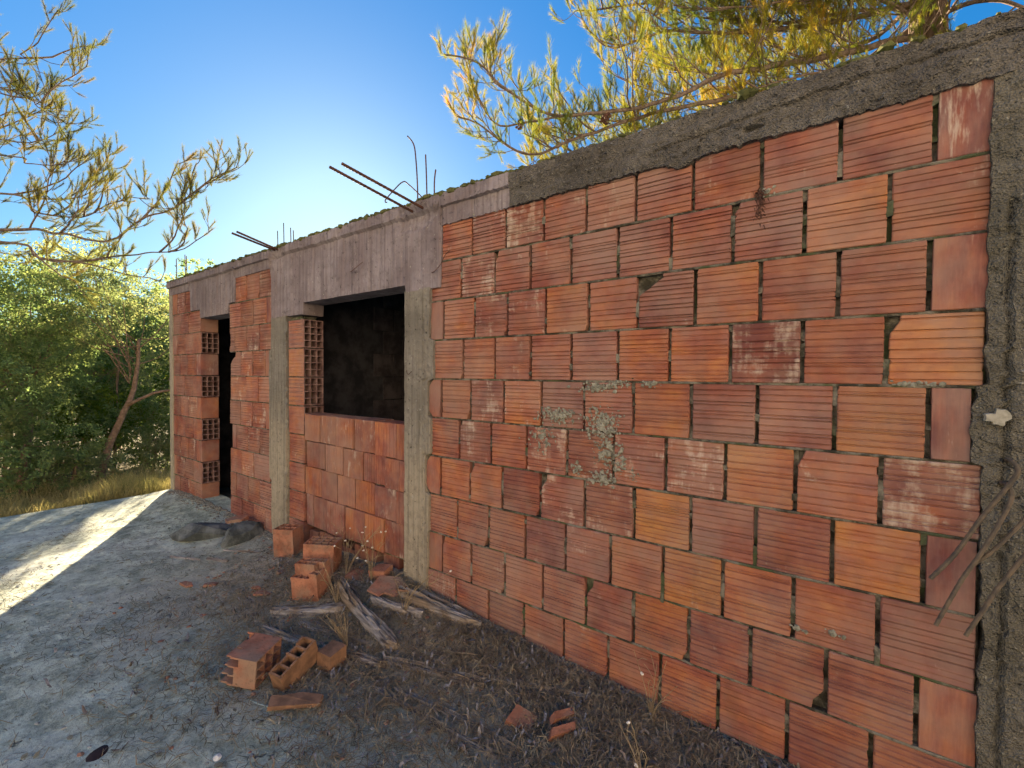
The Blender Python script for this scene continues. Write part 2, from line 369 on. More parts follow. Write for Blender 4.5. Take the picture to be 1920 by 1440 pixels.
# ribbed brick meshes: origin at centre of the outer face, nominal .25 x .25
def brick_mesh(seed, w=.25, h=.25, d=.188, ribs=True, mat=None, left=None, topcut=None):
    r = random.Random(seed); mat = mat or M_BR
    prof = []
    e = .0035
    if ribs:
        n = r.choice([8, 9, 10, 10, 11]); gs = []
        z = -h / 2 + r.uniform(.012, .03)
        while z < h / 2 - .012:
            gs.append(z); z += r.choice([.012, .02, .024, .026, .03]) * 10 / n * r.uniform(.85, 1.15)
        prof.append((-h / 2, e)); prof.append((-h / 2 + e, 0))
        for g in gs:
            dp = r.uniform(.0055, .009); ww = .0038
            prof += [(g - ww, r.uniform(.0014, .0032)), (g - .0008, dp), (g + .0010, dp), (g + ww, r.uniform(-.0008, .0006))]
        prof = [p for i, p in enumerate(prof) if i == 0 or p[0] > prof[i - 1][0] + 1e-4]
        prof = [p for p in prof if p[0] < h / 2 - e - .0005]
        prof += [(h / 2 - e, 0), (h / 2, e)]
    else:
        nz = 8; prof = [(-h / 2, e)] + [(-h / 2 + e + (h - 2 * e) * i / nz, r.uniform(-.0004, .0006)) for i in range(nz + 1)] + [(h / 2, e)]
    V, F = [], []
    xl0 = left or (lambda z: -w / 2)
    for i, (z, y) in enumerate(prof):
        end = (i in (0, len(prof) - 1)); k = e if end else 0
        jl, jr = r.uniform(-.0011, .0011), r.uniform(-.0011, .0011)
        if r.random() < .05: jl += .004
        if r.random() < .05: jr -= .004
        a = xl0(z) + jl + k * .6; b = w / 2 + jr - k * .6
        V += [(a, y + e, z), (a + e, y, z), (b - e, y, z), (b, y + e, z), (a, d, z), (b, d, z)]
    n = len(prof)
    for i in range(n - 1):
        o = i * 6
        for a, b in ((0, 1), (1, 2), (2, 3)): F.append((o + a, o + b, o + 6 + b, o + 6 + a))
        F.append((o + 4, o, o + 6, o + 10)) if False else None
    F = [f for f in F if f]
    # sides, top, bottom, back use only the corner rows for straight bricks
    for i in (range(n - 1) if left else [None]):
        a, b = (i, i + 1) if i is not None else (0, n - 1)
        F.append((a * 6 + 4, a * 6, b * 6, b * 6 + 4))
    F.append((3, 5, (n - 1) * 6 + 5, (n - 1) * 6 + 3))
    F.append((5, 4, (n - 1) * 6 + 4, (n - 1) * 6 + 5)); F.append((0, 4, 5, 3, 2, 1)); t = (n - 1) * 6; F.append((t, t + 1, t + 2, t + 3, t + 5, t + 4))
    if not left:   # side strips so that the jittered front edges stay closed
        F.pop(-5)
        F.append(tuple([4] + [i * 6 for i in range(n)] + [t + 4])); F.remove((3, 5, t + 5, t + 3)); F.append(tuple([5, t + 5] + [i * 6 + 3 for i in range(n - 1, -1, -1)]))
    return mesh('brick', V, F, mat)
RIB = [brick_mesh(i) for i in range(14)]
for i_ in range(5):
    q_ = .012 + .006 * i_
    RIB.append(brick_mesh(40 + i_, left=lambda z, q=q_: -.125 + (q * min(1, (z - (.125 - 2.2 * q)) / (1.4 * q)) if z > .125 - 2.2 * q else 0) + (.004 if -.05 < z < -.035 else 0)))
SMO = [brick_mesh(100 + i, ribs=False, mat=M_BV) for i in range(5)]

def vribs(seed):   # upright grooves: a ribbed brick turned a quarter
    me = RIB[seed % 14].copy(); me.transform(Matrix.Rotation(pi / 2, 4, 'Y')); me.materials[0] = M_BV; return me
VRIB = [vribs(i) for i in range(8)]
FLIP = list(RIB)
nb = [0]
def brick(parent, x0, x1, z0, z1, tone=.5, white=.1, bright=.6, style='r', me=None, y=0.):
    r = random.Random(nb[0] * 13 + 5); nb[0] += 1
    w, h = x1 - x0, z1 - z0
    if me is None:
        me = {'r': RIB, 's': SMO, 'v': VRIB}[style]; me = me[r.randrange(len(me))]
        sc = (w / .25, 1, h / .25)
    else: sc = (1, 1, 1)
    o = link('brick', me, parent, ((x0 + x1) / 2, y + r.uniform(-.003, .004), (z0 + z1) / 2), (r.uniform(-.007, .007), r.uniform(-.006, .006) + (pi if me in FLIP and r.random() < .5 else 0), r.uniform(-.009, .009)), sc)
    o.color = (max(0, min(1, tone)), white, bright, 1)
    return o

def panel(x0, x1, z0, z1, holes=()):
    """rough dark mortar core of a brick panel, recessed behind the brick faces"""
    nx = max(2, int((x1 - x0) / .04)); nz = max(2, int((z1 - z0) / .04)); V, F = [], []
    for j in range(nz + 1):
        for i in range(nx + 1):
            x = x0 + (x1 - x0) * i / nx; z = z0 + (z1 - z0) * j / nz
            V.append((x, .034 + .012 * noise.noise(Vector((x * 18, z * 18, 1))), z))
    w = nx + 1
    F = [(j * w + i, j * w + i + 1, (j + 1) * w + i + 1, (j + 1) * w + i) for j in range(nz) for i in range(nx)]
    v, f = boxvf(x0, x1, .05, .165, z0, z1); b = len(V)
    V += v; F += [tuple(i + b for i in q) for q in f]
    return bpart('brick_panel', mesh('brick_panel', V, F, M_MORT))
def beds(parent, x0, x1, zs, seed=0, gap=.011):
    """horizontal mortar beds between the courses, ragged along their front edge"""
    V, F = [], []
    for z in zs:
        n = int((x1 - x0) / .02) + 1
        b = len(V)
        for i in range(n + 1):
            x = x0 + (x1 - x0) * i / n
            y = .005 + .012 * noise.noise(Vector((x * 9, z * 7, seed))) + .006 * noise.noise(Vector((x * 50, z * 9, seed)))
            if noise.noise(Vector((x * 2.3, z * 5, seed + 9))) > .18: y -= .009
            y = max(y, -.004); g = gap * (.5 + .06 * noise.noise(Vector((x * 40, z, 2))))
            V += [(x, .06, z - g), (x, y + .003, z - g), (x, y, z), (x, y + .003, z + g), (x, .06, z + g)]
        for i in range(n):
            for k in range(4): F.append((b + i * 5 + k, b + i * 5 + 5 + k, b + i * 5 + 6 + k, b + i * 5 + 1 + k))
    link('mortar_joints', mesh('mortar_joints', V, F, M_MORT), parent)
def zc(k): return Z0 - CH * k       # joint under course k
def heads(parent, spots, seed=3):
    """lumps of mortar squeezed into upright joints"""
    V, F = [], []
    r = random.Random(seed)
    for (x, z) in spots:
        for q in range(r.choice([1, 2, 3])):
            cz = z + r.uniform(-.12, .12); s = r.uniform(.008, .045)
            v, f = boxvf(x - .009, x + .009, r.uniform(.002, .02), .05, cz - s, cz + s)
            v = [(a + r.uniform(-.002, .002), b_ + r.uniform(-.004, .004), c + r.uniform(-.006, .006)) for a, b_, c in v]
            b = len(V); V += v; F += [tuple(i + b for i in g) for g in f]
    tag(link('joint_mortar', mesh('joint_mortar', V, F, M_MORT), parent), kind='stuff')

# --- right, large panel
R = {1: [-2.168, -1.905, -1.64, -1.375, -1.111, -.842, -.574, -.298, -.031, .237, .385],
 2: [-2.273, -1.999, -1.723, -1.462, -1.2, -.933, -.669, -.404, -.142, .119, .385],
 3: [-2.282, -2.155, -1.884, -1.624, -1.356, -1.093, -.827, -.557, -.296, -.029, .231, .385],
 4: [-2.239, -1.979, -1.719, -1.458, -1.194, -.927, -.669, -.407, -.142, .119, .38],
 5: [-2.295, -2.172, -1.912, -1.648, -1.383, -1.115, -.843, -.569, -.3, -.032, .237, .352],
 6: [-2.265, -2.011, -1.745, -1.479, -1.215, -.946, -.682, -.421, -.158, .111, .38],
 7: [-2.314, -2.175, -1.915, -1.656, -1.385, -1.106, -.833, -.564, -.298, -.031, .234, .385],
 8: [-2.281, -2.022, -1.758, -1.487, -1.217, -.955, -.688, -.424, -.157, .112, .378],
 9: [-2.291, -2.157, -1.898, -1.632, -1.362, -1.091, -.83, -.566, -.31, -.043, .224, .385],
 10: [-2.295, -2.034, -1.758, -1.493, -1.225, -.963, -.694, -.436, -.171, .1, .378],
 11: [-2.291, -2.157, -1.898, -1.632, -1.362, -1.091, -.83, -.566, -.31, -.043, .224, .385]}
TONE = {1: [.55, .35, .3, .4, .3, .45, .35, .35, .3, .12], 2: [.42, .3, .35, .35, .22, .22, .35, .28, .72, .58],
 3: [.2, .6, .3, .3, .65, .45, .3, .6, .5, .38, .3], 4: [.6, .5, .42, .4, .3, .62, .55, .1, .52, .92],
 5: [.4, .6, .28, .7, .2, .3, .6, .2, .33, .88, .08], 6: [.5, .38, .5, .28, .4, .4, .42, .8, .55, .32],
 7: [.5, .68, .66, .14, .3, .35, .95, .25, .35, .85, .06], 8: [.5, .5, .45, .2, .22, .68, .95, .62, .55, .3],
 9: [.5, .52, .4, .48, .45, .35, .66, .4, .42, .45, .6], 10: [.45, .5, .4, .45, .4, .55, .55, .45, .5, .5], 11: [.5] * 11}
WHT = {(1, 1): .45, (1, 2): .7, (1, 3): .35, (1, 4): .4, (1, 6): .35, (1, 7): .3, (1, 9): .6, (2, 1): .6, (2, 2): .35, (2, 3): .3, (3, 2): .5, (3, 3): .45, (4, 7): .5, (4, 2): .3,
 (5, 2): .5, (5, 3): .4, (5, 4): .3, (5, 5): .35, (6, 1): .5, (6, 3): .55, (6, 4): .5, (6, 5): .4, (6, 6): .5, (6, 9): .65, (7, 4): .5, (7, 5): .5, (8, 4): .35, (9, 2): .3, (4, 9): .15, (2, 9): .3, (10, 0): .45, (3, 10): .2}
PR = panel(-2.30, .38, -.2, 2.58)
beds(PR, -2.29, .38, [zc(k) for k in range(1, 11)], 1)
spots = [(x, Z0 - CH * (k - .5)) for k in R for x in R[k][1:-1]]
random.shuffle(spots); heads(PR, spots)
for k, xs in R.items():
    zt, zb = zc(k - 1) - .005, zc(k) + .005
    if k == 1: zt = 2.63
    for i in range(len(xs) - 1):
        a, b = xs[i] + (.002 if i == 0 else .0078), xs[i + 1] - .0078
        t = TONE[k][i] + random.uniform(-.04, .04); w = WHT.get((k, i), random.choice([0, .05, .1, .2])); st = 'r'; me = None
        if (i == 0 and k in (3, 5, 7, 9, 11)) or (i == len(xs) - 2 and k in (1, 3, 5, 7, 9, 11)): st = 's'
        W = b - a
        if (k, i) == (3, 6):      # corner knocked off
            me = brick_mesh(77, W, .25, left=lambda z: -W / 2 + (0 if z < .035 else (.095 * min(1, (z - .035) / .06) ** .8 + (.02 if z > .1 else 0))))
        if (k, i) in ((7, 0), (5, 0)):
            q = .045; me = brick_mesh(78 + k, W, .25, ribs=False, mat=M_BV, left=lambda z: -W / 2 + q * (max(0, abs(z) - .06) / .065) ** 2)
        if (k, i) == (7, 10): b -= .01
        o = brick(PR, a, b, zb, zt, t, w, .6 + random.uniform(-.08, .08), st, me)

# --- panel between door and second column
Mx = {1: [-5.245, -4.997, -4.723, -4.46], 2: [-5.404, -5.147, -4.858, -4.578, -4.462], 3: [-5.408, -5.277, -5.002, -4.728, -4.463], 4: [-5.388, -5.14, -4.875, -4.604, -4.508],
 5: [-5.392, -5.02, -4.755, -4.51], 6: [-5.404, -5.151, -4.886, -4.598, -4.512], 7: [-5.347, -5.25, -4.989, -4.722, -4.508], 8: [-5.397, -5.133, -4.861, -4.548], 9: [-5.401, -5.263, -4.995, -4.726, -4.496], 10: [-5.404, -5.139, -4.866, -4.617, -4.467]}
PM = panel(-5.34, -4.44, -.1, 2.6); beds(PM, -5.38, -4.5, [zc(k) for k in range(1, 10)], 2)
for k, xs in Mx.items():
    zt, zb = (zc(k - 1) - .005 if k > 1 else 2.63), zc(k) + .005
    for i in range(len(xs) - 1):
        a, b = xs[i] + (.001 if i == 0 else .0075), xs[i + 1] - (.0075 if i < len(xs) - 2 else -.02)
        W = b - a; me = None
        if (k, i) == (4, 0): me = brick_mesh(55, W, .25, left=lambda z: -W / 2 + max(0, .10 * min(1, (z + .0) / .1) + (.03 if z > .07 else 0)) if z > 0 else -W / 2)
        if (k, i) == (3, 0): me = brick_mesh(56, W, .25, left=lambda z: -W / 2 + (.0 if abs(z) > .06 else .02))
        o = brick(PM, a, b, zb, zt, random.uniform(.18, .65) + (.12 if (k, i) in ((6, 1), (7, 2)) else 0), random.choice([0, .1, .3, .5]), random.uniform(.5, .82), 's' if (W < .12 or (k, i) in ((2, 3),)) else 'r', me)

# --- pier left of the door
Px = {1: [-7.10, -6.945, -6.68, -6.45], 2: [-7.10, -6.82, -6.571, -6.18], 3: [-7.10, -6.945, -6.681, -6.423, None], 4: [-7.10, -6.849, -6.599, -6.328, -6.18], 5: [-7.10, -7.0, -6.717, -6.438, None],
 6: [-7.10, -6.86, -6.591, -6.321, -6.18], 7: [-7.10, -6.995, -6.702, -6.43, None], 8: [-7.10, -6.87, -6.601, -6.347, -6.18], 9: [-7.10, -7.02, -6.737, -6.44, None], 10: [-7.10, -6.881, -6.629, -6.356, -6.18]}
PP = panel(-7.12, -6.45, -.1, 2.5); beds(PP, -7.1, -6.2, [zc(k) for k in range(1, 10)], 3)
def hollow(seed, nx=4, ny=3, sx=.25, sy=.188, L=.25, hf=None, mat=M_LOOSE, wt=.0085, jag=0.):
    """hollow clay block, channels along z from 0 to L, walls as real webs; hf(x,y,i,j) gives the height left standing"""
    r = random.Random(seed)
    def lines(n, s):
        cell = (s - wt * (n + 1)) / n; out = [-s / 2]
        for i in range(n): out += [out[-1] + wt, out[-1] + wt + cell]
        return out + [s / 2]
    X, Y = lines(nx, sx), lines(ny, sy); NX, NY = 2 * nx + 1, 2 * ny + 1
    H = {}
    for i in range(NX):
        for j in range(NY):
            solid = not (i % 2 == 1 and j % 2 == 1)
            h = L if solid else 0
            if solid and hf: h = max(0, min(L, hf((X[i] + X[i + 1]) / 2, (Y[j] + Y[j + 1]) / 2, i, j) + r.uniform(-jag, jag)))
            H[i, j] = h
    V, F = [], []
    def q(*p):
        b = len(V); V.extend(p); F.append((b, b + 1, b + 2, b + 3))
    for i in range(NX):
        for j in range(NY):
            h = H[i, j]
            if h <= 0: continue
            x0, x1, y0, y1 = X[i], X[i + 1], Y[j], Y[j + 1]
            q((x0, y0, h), (x1, y0, h), (x1, y1, h), (x0, y1, h)); q((x0, y1, 0), (x1, y1, 0), (x1, y0, 0), (x0, y0, 0))
            for di, dj, p, s in ((-1, 0, (x0, y1), (x0, y0)), (1, 0, (x1, y0), (x1, y1)), (0, -1, (x0, y0), (x1, y0)), (0, 1, (x1, y1), (x0, y1))):
                g = H.get((i + di, j + dj), 0)
                if g < h: q((*p, g), (*s, g), (*s, h), (*p, h))
    return mesh('hollow_brick', V, F, mat)
M_JAMB = simple('shaded_brick_end', (.15, .085, .08), (.29, .19, .175), 14, .95, .003)  # greyed clay, the shade on the hollow ends is in the colour
HB = hollow(1, mat=M_LOOSE)
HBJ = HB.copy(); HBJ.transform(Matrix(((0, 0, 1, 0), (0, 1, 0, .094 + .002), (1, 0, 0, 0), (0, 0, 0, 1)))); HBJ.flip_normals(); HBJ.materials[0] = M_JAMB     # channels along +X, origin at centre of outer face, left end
RSK = [brick_mesh(200 + i, d=.004) for i in range(3)]
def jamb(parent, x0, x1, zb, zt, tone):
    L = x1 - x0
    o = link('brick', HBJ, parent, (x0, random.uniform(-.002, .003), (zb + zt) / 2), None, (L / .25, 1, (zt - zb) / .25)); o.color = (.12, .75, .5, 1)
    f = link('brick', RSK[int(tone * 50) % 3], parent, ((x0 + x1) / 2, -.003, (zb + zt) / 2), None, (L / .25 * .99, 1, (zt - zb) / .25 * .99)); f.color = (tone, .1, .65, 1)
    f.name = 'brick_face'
for k, xs in Px.items():
    zt, zb = (zc(k - 1) - .005 if k > 1 else 2.66), zc(k) + .005
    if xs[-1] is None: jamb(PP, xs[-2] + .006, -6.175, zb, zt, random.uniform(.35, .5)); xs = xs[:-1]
    for i in range(len(xs) - 1):
        a, b = xs[i] + .0075, xs[i + 1] - .0075
        brick(PP, a, b, zb, zt, random.uniform(.15, .6), random.choice([0, .1, .3, .5]), random.uniform(.5, .8), 's' if b - a < .16 else 'r')
# --- strip left of the window, hollow ends turned to the opening
PS = panel(-4.16, -3.97, -.1, 2.14); beds(PS, -4.15, -3.9, [zc(k) for k in range(2, 10)], 4)
for k in range(3, 11):
    zt, zb = zc(k - 1) - .005, zc(k) + .005
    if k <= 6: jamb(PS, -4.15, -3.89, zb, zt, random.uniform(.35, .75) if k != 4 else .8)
    else: brick(PS, -4.15, -3.895, zb, zt, random.uniform(.35, .6), .2, .66)
# --- low panel under the window
PW = panel(-3.90, -2.52, .26, 1.24)
Wr = [(1.262, 1.03, 1.005, [-3.883, -3.639, -3.399, -3.155, -2.89, -2.629, -2.525]), (1.018, .80, .775, [-3.845, -3.552, -3.294, -3.03, -2.765, -2.525]),
      (.79, .555, .535, [-3.89, -3.632, -3.392, -3.148, -2.896, -2.634, -2.525]), (.545, .27, .28, [-3.873, -3.759, -3.526, -3.279, -3.013, -2.774, -2.525])]
for n, (zt, zl, zr, xs) in enumerate(Wr):
    for i in range(len(xs) - 1):
        u = i / max(1, len(xs) - 2); zb = zl + (zr - zl) * u + random.uniform(-.006, .004); a, b = xs[i] + .0055, xs[i + 1] - .0055
        tt = zt if n == 0 else (Wr[n - 1][1] + (Wr[n - 1][2] - Wr[n - 1][1]) * u) - .006
        o = brick(PW, a, b, zb, tt + random.uniform(-.004, .002), random.uniform(.15, .7), random.choice([0, .1, .3, .45]), random.uniform(.45, .8), 'v' if (i + n) % 3 else 's', y=random.uniform(-.006, .012))
for (a, b, zt, zb, y, t) in ((-3.86, -3.72, .22, -.1, .03, .35), (-3.70, -3.45, .235, -.1, .035, .35), (-3.42, -3.2, .17, -.1, .06, .3), (-3.17, -2.90, .25, -.1, .02, .4), (-2.84, -2.66, .255, -.1, .05, .3)):
    brick(PW, a, b, zb, zt, t, .1, .5, 'v', y=y)

# --- concrete: noise-displaced face grids closed to the back
def slab_face(name, mat, u0, u1, v0f, v1f, yf, du=.022, nv=12, back=.17, horiz=True):
    """grid over u (x if horiz else z) with cross limits v0f(u), v1f(u) and depth yf(x,z)"""
    n = max(2, int(abs(u1 - u0) / du)); V, F = [], []
    for i in range(n + 1):
        u = u0 + (u1 - u0) * i / n; a, b = v0f(u), v1f(u)
        row = []
        for j in range(nv + 1):
            v = a + (b - a) * j / nv; x, z = (u, v) if horiz else (v, u); row.append((x, yf(x, z), z))
        f0, f1 = row[0], row[-1]
        V += [(f0[0], back, f0[2])] + row + [(f1[0], back, f1[2])]
    w = nv + 3
    for i in range(n):
        for j in range(w - 1):
            q = (i * w + j, (i + 1) * w + j, (i + 1) * w + j + 1, i * w + j + 1); F.append(q if horiz else q[::-1])
        q = (i * w + w - 1, (i + 1) * w + w - 1, (i + 1) * w, i * w); F.append(q if horiz else q[::-1])
    F.append(tuple(range(w))); F.append(tuple(n * w + k for k in range(w))[::-1])
    me = mesh(name, V, F, mat); return bpart(name, me)
rb = random.Random(4); boards = [-7.25]
while boards[-1] < -1.5: boards.append(boards[-1] + rb.uniform(.10, .2))
boff = [rb.uniform(-.004, .004) for _ in boards]
def yboard(x, z):
    k = max(i for i, b in enumerate(boards) if b <= x) if x >= boards[0] else 0
    near = min(abs(x - b) for b in boards)
    y = -.010 + boff[k] + (.005 if near < .012 else 0) + .003 * noise.noise(Vector((x * 25, z * 4, 0)))
    if z > 2.722: y = -.034 + .008 * noise.noise(Vector((x * 12, z * 20, 5)))
    # crumbled hollow under the rebars
    for cx, cz_, s in ((-2.42, 2.70, .17), (-4.33, 2.75, .12)):
        q = ((x - cx) / s) ** 2 + ((z - cz_) / (s * .45)) ** 2
        if q < 1.6: y += .035 * max(0, 1 - q / 1.6) + .012 * noise.noise(Vector((x * 40, z * 40, 2)))
    return y
def yrough(x, z):
    return -.012 + .010 * fbm(x * 5, z * 7, 3) + .008 * fbm(x * 28, z * 28, 1) + .007 * fbm(x * 70, z * 70, 7, 2)
def beam_bottom(x):
    n = .004 * noise.noise(Vector((x * 9, 1, 0))) + .006 * noise.noise(Vector((x * 35, 2, 0))) + .009 * noise.noise(Vector((x * 90, 2, 0)))
    if x < -6.47: return 2.63 + .4 * n
    if x < -6.185: return 2.375 + .3 * n
    if x < -5.40: return 2.27
    if x < -5.25: return 2.38 + .3 * n
    if x < -4.465: return 2.63 + .5 * n
    if x < -3.885: return 2.15 + n
    if x < -2.515: return 2.25 + .2 * n
    if x < -2.17: return 2.2
    if x < -1.6: return 2.605 + n
    return 2.606 + 1.3 * n - (.035 * max(0, 1 - abs(x + .62) / .10)) - (.015 * max(0, noise.noise(Vector((x * 3.7, 7, 0))) - .25))
def top(x): return 2.800 + .006 * noise.noise(Vector((x * 12, 8, 0))) + .004 * noise.noise(Vector((x * 50, 8, 0)))
slab_face('concrete_beam', M_BOARD, -7.21, -1.6, beam_bottom, top, yboard, .012, 30, .19)
def yr2(x, z):
    y = yrough(x, z) - .006
    y -= .016 * max(0, min(1, (z - 2.70) / .02)) * max(0, min(1, (-.6 - x) / .6)) * .6
    crack = abs(z - (2.70 + .035 * sin(x * 2.1 + 1) + .012 * noise.noise(Vector((x * 14, 0, 0)))))
    if crack < .006 and x > -.75: y += .012
    if ((x + .33) / .035) ** 2 + ((z - 2.66) / .012) ** 2 < 1: y += .03
    return y
slab_face('concrete_beam', M_ROUGH, -1.6, .45, beam_bottom, top, yr2, .012, 26, .19)
# columns
def wob(s, a=.012): return lambda z: a * noise.noise(Vector((z * 6, s, 0))) + a * .6 * noise.noise(Vector((z * 26, s, 1)))
e1, e2, e3, e4, e5, e6 = (wob(i) for i in range(6))
ysm = lambda x, z: -.006 + .003 * fbm(x * 4, z * 4, 0) + .0015 * fbm(x * 40, z * 40, 0, 2)
slab_face('concrete_column', M_COL, -.2, 2.64, lambda z: -7.21, lambda z: -7.10 + .4 * e1(z), ysm, .03, 5, .19, False)
slab_face('concrete_column', M_COL3, -.2, 2.155, lambda z: -4.50 + e2(z) + (.03 if z > 1.85 or z < .6 else -.01), lambda z: -4.165 + .7 * e3(z), lambda x, z: ysm(x, z) - .002 - (.012 * (x > -4.20)) * (noise.noise(Vector((z * 9, 0, 0))) > -.1), .02, 14, .19, False)
def c3r(z):
    k = min(11, max(1, int((Z0 - z) / CH) + 1)); return {1: -2.165, 2: -2.27, 3: -2.275, 4: -2.235, 5: -2.29, 6: -2.262, 7: -2.31, 8: -2.278, 9: -2.287, 10: -2.292}.get(k, -2.29) + .6 * e4(z)
slab_face('concrete_column', M_COL3, -.2, 2.21, lambda z: -2.53 + .5 * e5(z), lambda z: c3r(z) + .006, lambda x, z: ysm(x, z) - .003 + (.006 if abs(x + 2.335 - .01 * noise.noise(Vector((z * 3, 0, 0)))) < .006 else 0) - (.010 + .006 * fbm(x * 40, z * 40, 2, 2) if x > -2.33 else 0), .018, 26, .19, False)
bpart('concrete_column', mesh('concrete_column', *boxvf(-2.50, -2.30, .02, .188, -.2, 2.3), M_COL))
def c4l(z): return .374 + 1.3 * e6(z) - (.03 if 1.33 < z < 1.6 else 0) + (.0 if z > 1.0 else .004)
def yc4(x, z):
    y = -.016 + .009 * fbm(x * 9, z * 9, 4) + .006 * fbm(x * 32, z * 32, 4)
    g = abs(x - (.425 + .006 * noise.noise(Vector((z * 4, 5, 0)))))
    if g < .006 and z < 2.2: y += .014
    if x > .43: y -= .004
    return y + .004 * fbm(x * 90, z * 90, 2, 2)
slab_face('concrete_column', M_DCOL, -.3, 2.615, c4l, lambda z: .74, yc4, .012, 30, .19, False)
o = bpart('concrete_beam', mesh('concrete_beam', *boxvf(.45, .74, -.02, .19, 2.612, 2.80), M_ROUGH))
# shell round the dark rooms
M_ROOM = simple('room_shade_plaster', (.02, .02, .026), (.05, .05, .06), 5, 1.)  # near black, the gloom of the rooms put into the colour
M_ROOMB = simple('room_shade_brick', (.035, .032, .038), (.08, .07, .08), 5, 1.)  # inner bricks darkened too, room shade painted into them
def wallbox(name, *a, mat=M_ROOM): return bpart(name, mesh(name, *boxvf(*a), mat))
wallbox('roof_slab', -7.19, .73, .187, 3.5, 2.63, 2.785, mat=M_SLAB)
wallbox('floor_slab', -7.19, .73, .165, 3.5, -.3, .02, mat=M_SLAB)
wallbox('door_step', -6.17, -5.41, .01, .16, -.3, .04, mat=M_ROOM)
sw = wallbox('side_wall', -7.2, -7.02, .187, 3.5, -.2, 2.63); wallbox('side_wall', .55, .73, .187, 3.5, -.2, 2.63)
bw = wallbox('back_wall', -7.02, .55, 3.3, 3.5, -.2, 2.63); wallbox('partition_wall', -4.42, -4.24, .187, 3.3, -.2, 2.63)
parts = []
for k in range(1, 11):                                   # inner faces of the rooms' walls
    x = -4.2 + (k % 2) * .13
    while x < .5:
        parts.append(boxvf(x, x + .25, 3.28, 3.3, zc(k) + .005, zc(k - 1) - .005)); x += .266
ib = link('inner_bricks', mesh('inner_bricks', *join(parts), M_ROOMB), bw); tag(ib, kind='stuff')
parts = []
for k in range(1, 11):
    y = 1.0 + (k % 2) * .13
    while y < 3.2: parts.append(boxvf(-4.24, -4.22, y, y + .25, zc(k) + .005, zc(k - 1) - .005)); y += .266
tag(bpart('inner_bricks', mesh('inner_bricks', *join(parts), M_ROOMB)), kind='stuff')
# outer face of the left side wall, seen from the left
parts = []
# rebars and wires
def rebar(pts, r, mat=M_RUST, name='rebar', step=.012):
    p = resample(pts, step); return bpart(name, mesh(name, *tubes([(p, [r * (1 + .13 * (i % 2)) for i in range(len(p))])], 8), mat))
rebar([(-2.43, .12, 2.73), (-2.45, -.02, 2.755), (-2.512, -.6, 2.860)], .0085)
rebar([(-2.33, .12, 2.73), (-2.34, -.02, 2.755), (-2.386, -.6, 2.846)], .0085)
rebar([(-4.36, .12, 2.77), (-4.375, -.02, 2.79), (-4.39, -.38, 2.858)], .009)
rebar([(-4.31, .12, 2.77), (-4.325, -.02, 2.79), (-4.345, -.36, 2.868)], .009)
rebar([(-2.497, .08, 2.76), (-2.497, .08, 2.95), (-2.515, .08, 3.16), (-2.54, .08, 3.28), (-2.607, .08, 3.36)], .0045, name='rebar_stub')
rebar([(-2.397, .08, 2.76), (-2.405, .08, 3.0), (-2.415, .08, 3.172)], .0045, name='rebar_stub')
rebar([(-2.323, .08, 2.76), (-2.326, .08, 2.95), (-2.313, .08, 3.041)], .0045, name='rebar_stub')
rebar([(-2.84, .08, 2.93), (-2.862, .08, 2.949), (-2.75, .08, 3.008), (-2.66, .08, 3.04), (-2.60, .08, 3.012), (-2.43, .08, 2.857), (-2.40, .08, 2.76)], .004, name='rebar_tie')
for x, zt in ((-4.51, 3.019), (-4.392, 3.073), (-4.262, 3.003), (-4.213, 2.969)): rebar([(x, .08, 2.76), (x + .004, .08, 2.88), (x - .002, .08, zt)], .004, name='rebar_stub')
for x, zt, y in ((-7.15, 3.123, .06), (-7.15, 3.133, .16), (-6.91, 3.148, .08), (-6.86, 3.123, .08)): rebar([(x, y, 2.76), (x + .008, y, 2.9), (x, y, zt)], .005, name='rebar_stub')
rebar([(.432, .02, 1.345), (.424, -.06, 1.362), (.438, -.085, 1.335), (.418, -.085, 1.283), (.361, -.085, 1.17), (.301, -.08, 1.034), (.243, -.08, .938)], .0062, M_RUST2)
rebar([(.416, .02, 1.27), (.418, -.06, 1.283), (.426, -.085, 1.25), (.403, -.09, 1.17), (.357, -.09, 1.048), (.316, -.085, .949), (.26, -.08, .784)], .0062, M_RUST2)
rebar([(.50, .02, 1.26), (.47, -.06, 1.20), (.399, -.08, 1.083), (.349, -.08, 1.016)], .0055, M_RUST2)
rebar([(.53, .02, 1.22), (.49, -.06, 1.13), (.401, -.08, .947), (.367, -.08, .859), (.332, -.08, .773)], .0062, M_RUST2)

rebar([(-2.26, .0, 2.33), (-2.24, -.02, 2.30), (-2.16, -.03, 2.335), (-2.12, -.02, 2.40), (-2.10, .0, 2.43)], .0022, name='wire')
rebar([(-2.52, .0, 1.66), (-2.47, -.03, 1.62), (-2.43, -.03, 1.64)], .002, name='wire')
rebar([(-3.2, .0, 2.44), (-3.12, -.04, 2.42), (-3.05, -.035, 2.45), (-3.0, 0, 2.5)], .002, name='wire')
rp = random.Random(5); ng = 18; V = [(.404 + cos(k / ng * 2 * pi) * .028 * (ra := rp.uniform(.6, 1.25)), y_, 1.49 + sin(k / ng * 2 * pi) * .026 * ra) for y_ in (-.034,) for k in range(ng)]
V += [(.404 + (p[0] - .404) * 1.08, -.012, 1.49 + (p[2] - 1.49) * 1.08) for p in V]
bpart('plaster_blotch', mesh('plaster_blotch', V, [tuple(range(ng))] + [(k, ng + k, ng + (k + 1) % ng, (k + 1) % ng) for k in range(ng)], simple('pale_plaster', (.26, .255, .21), (.40, .39, .34), 30)))
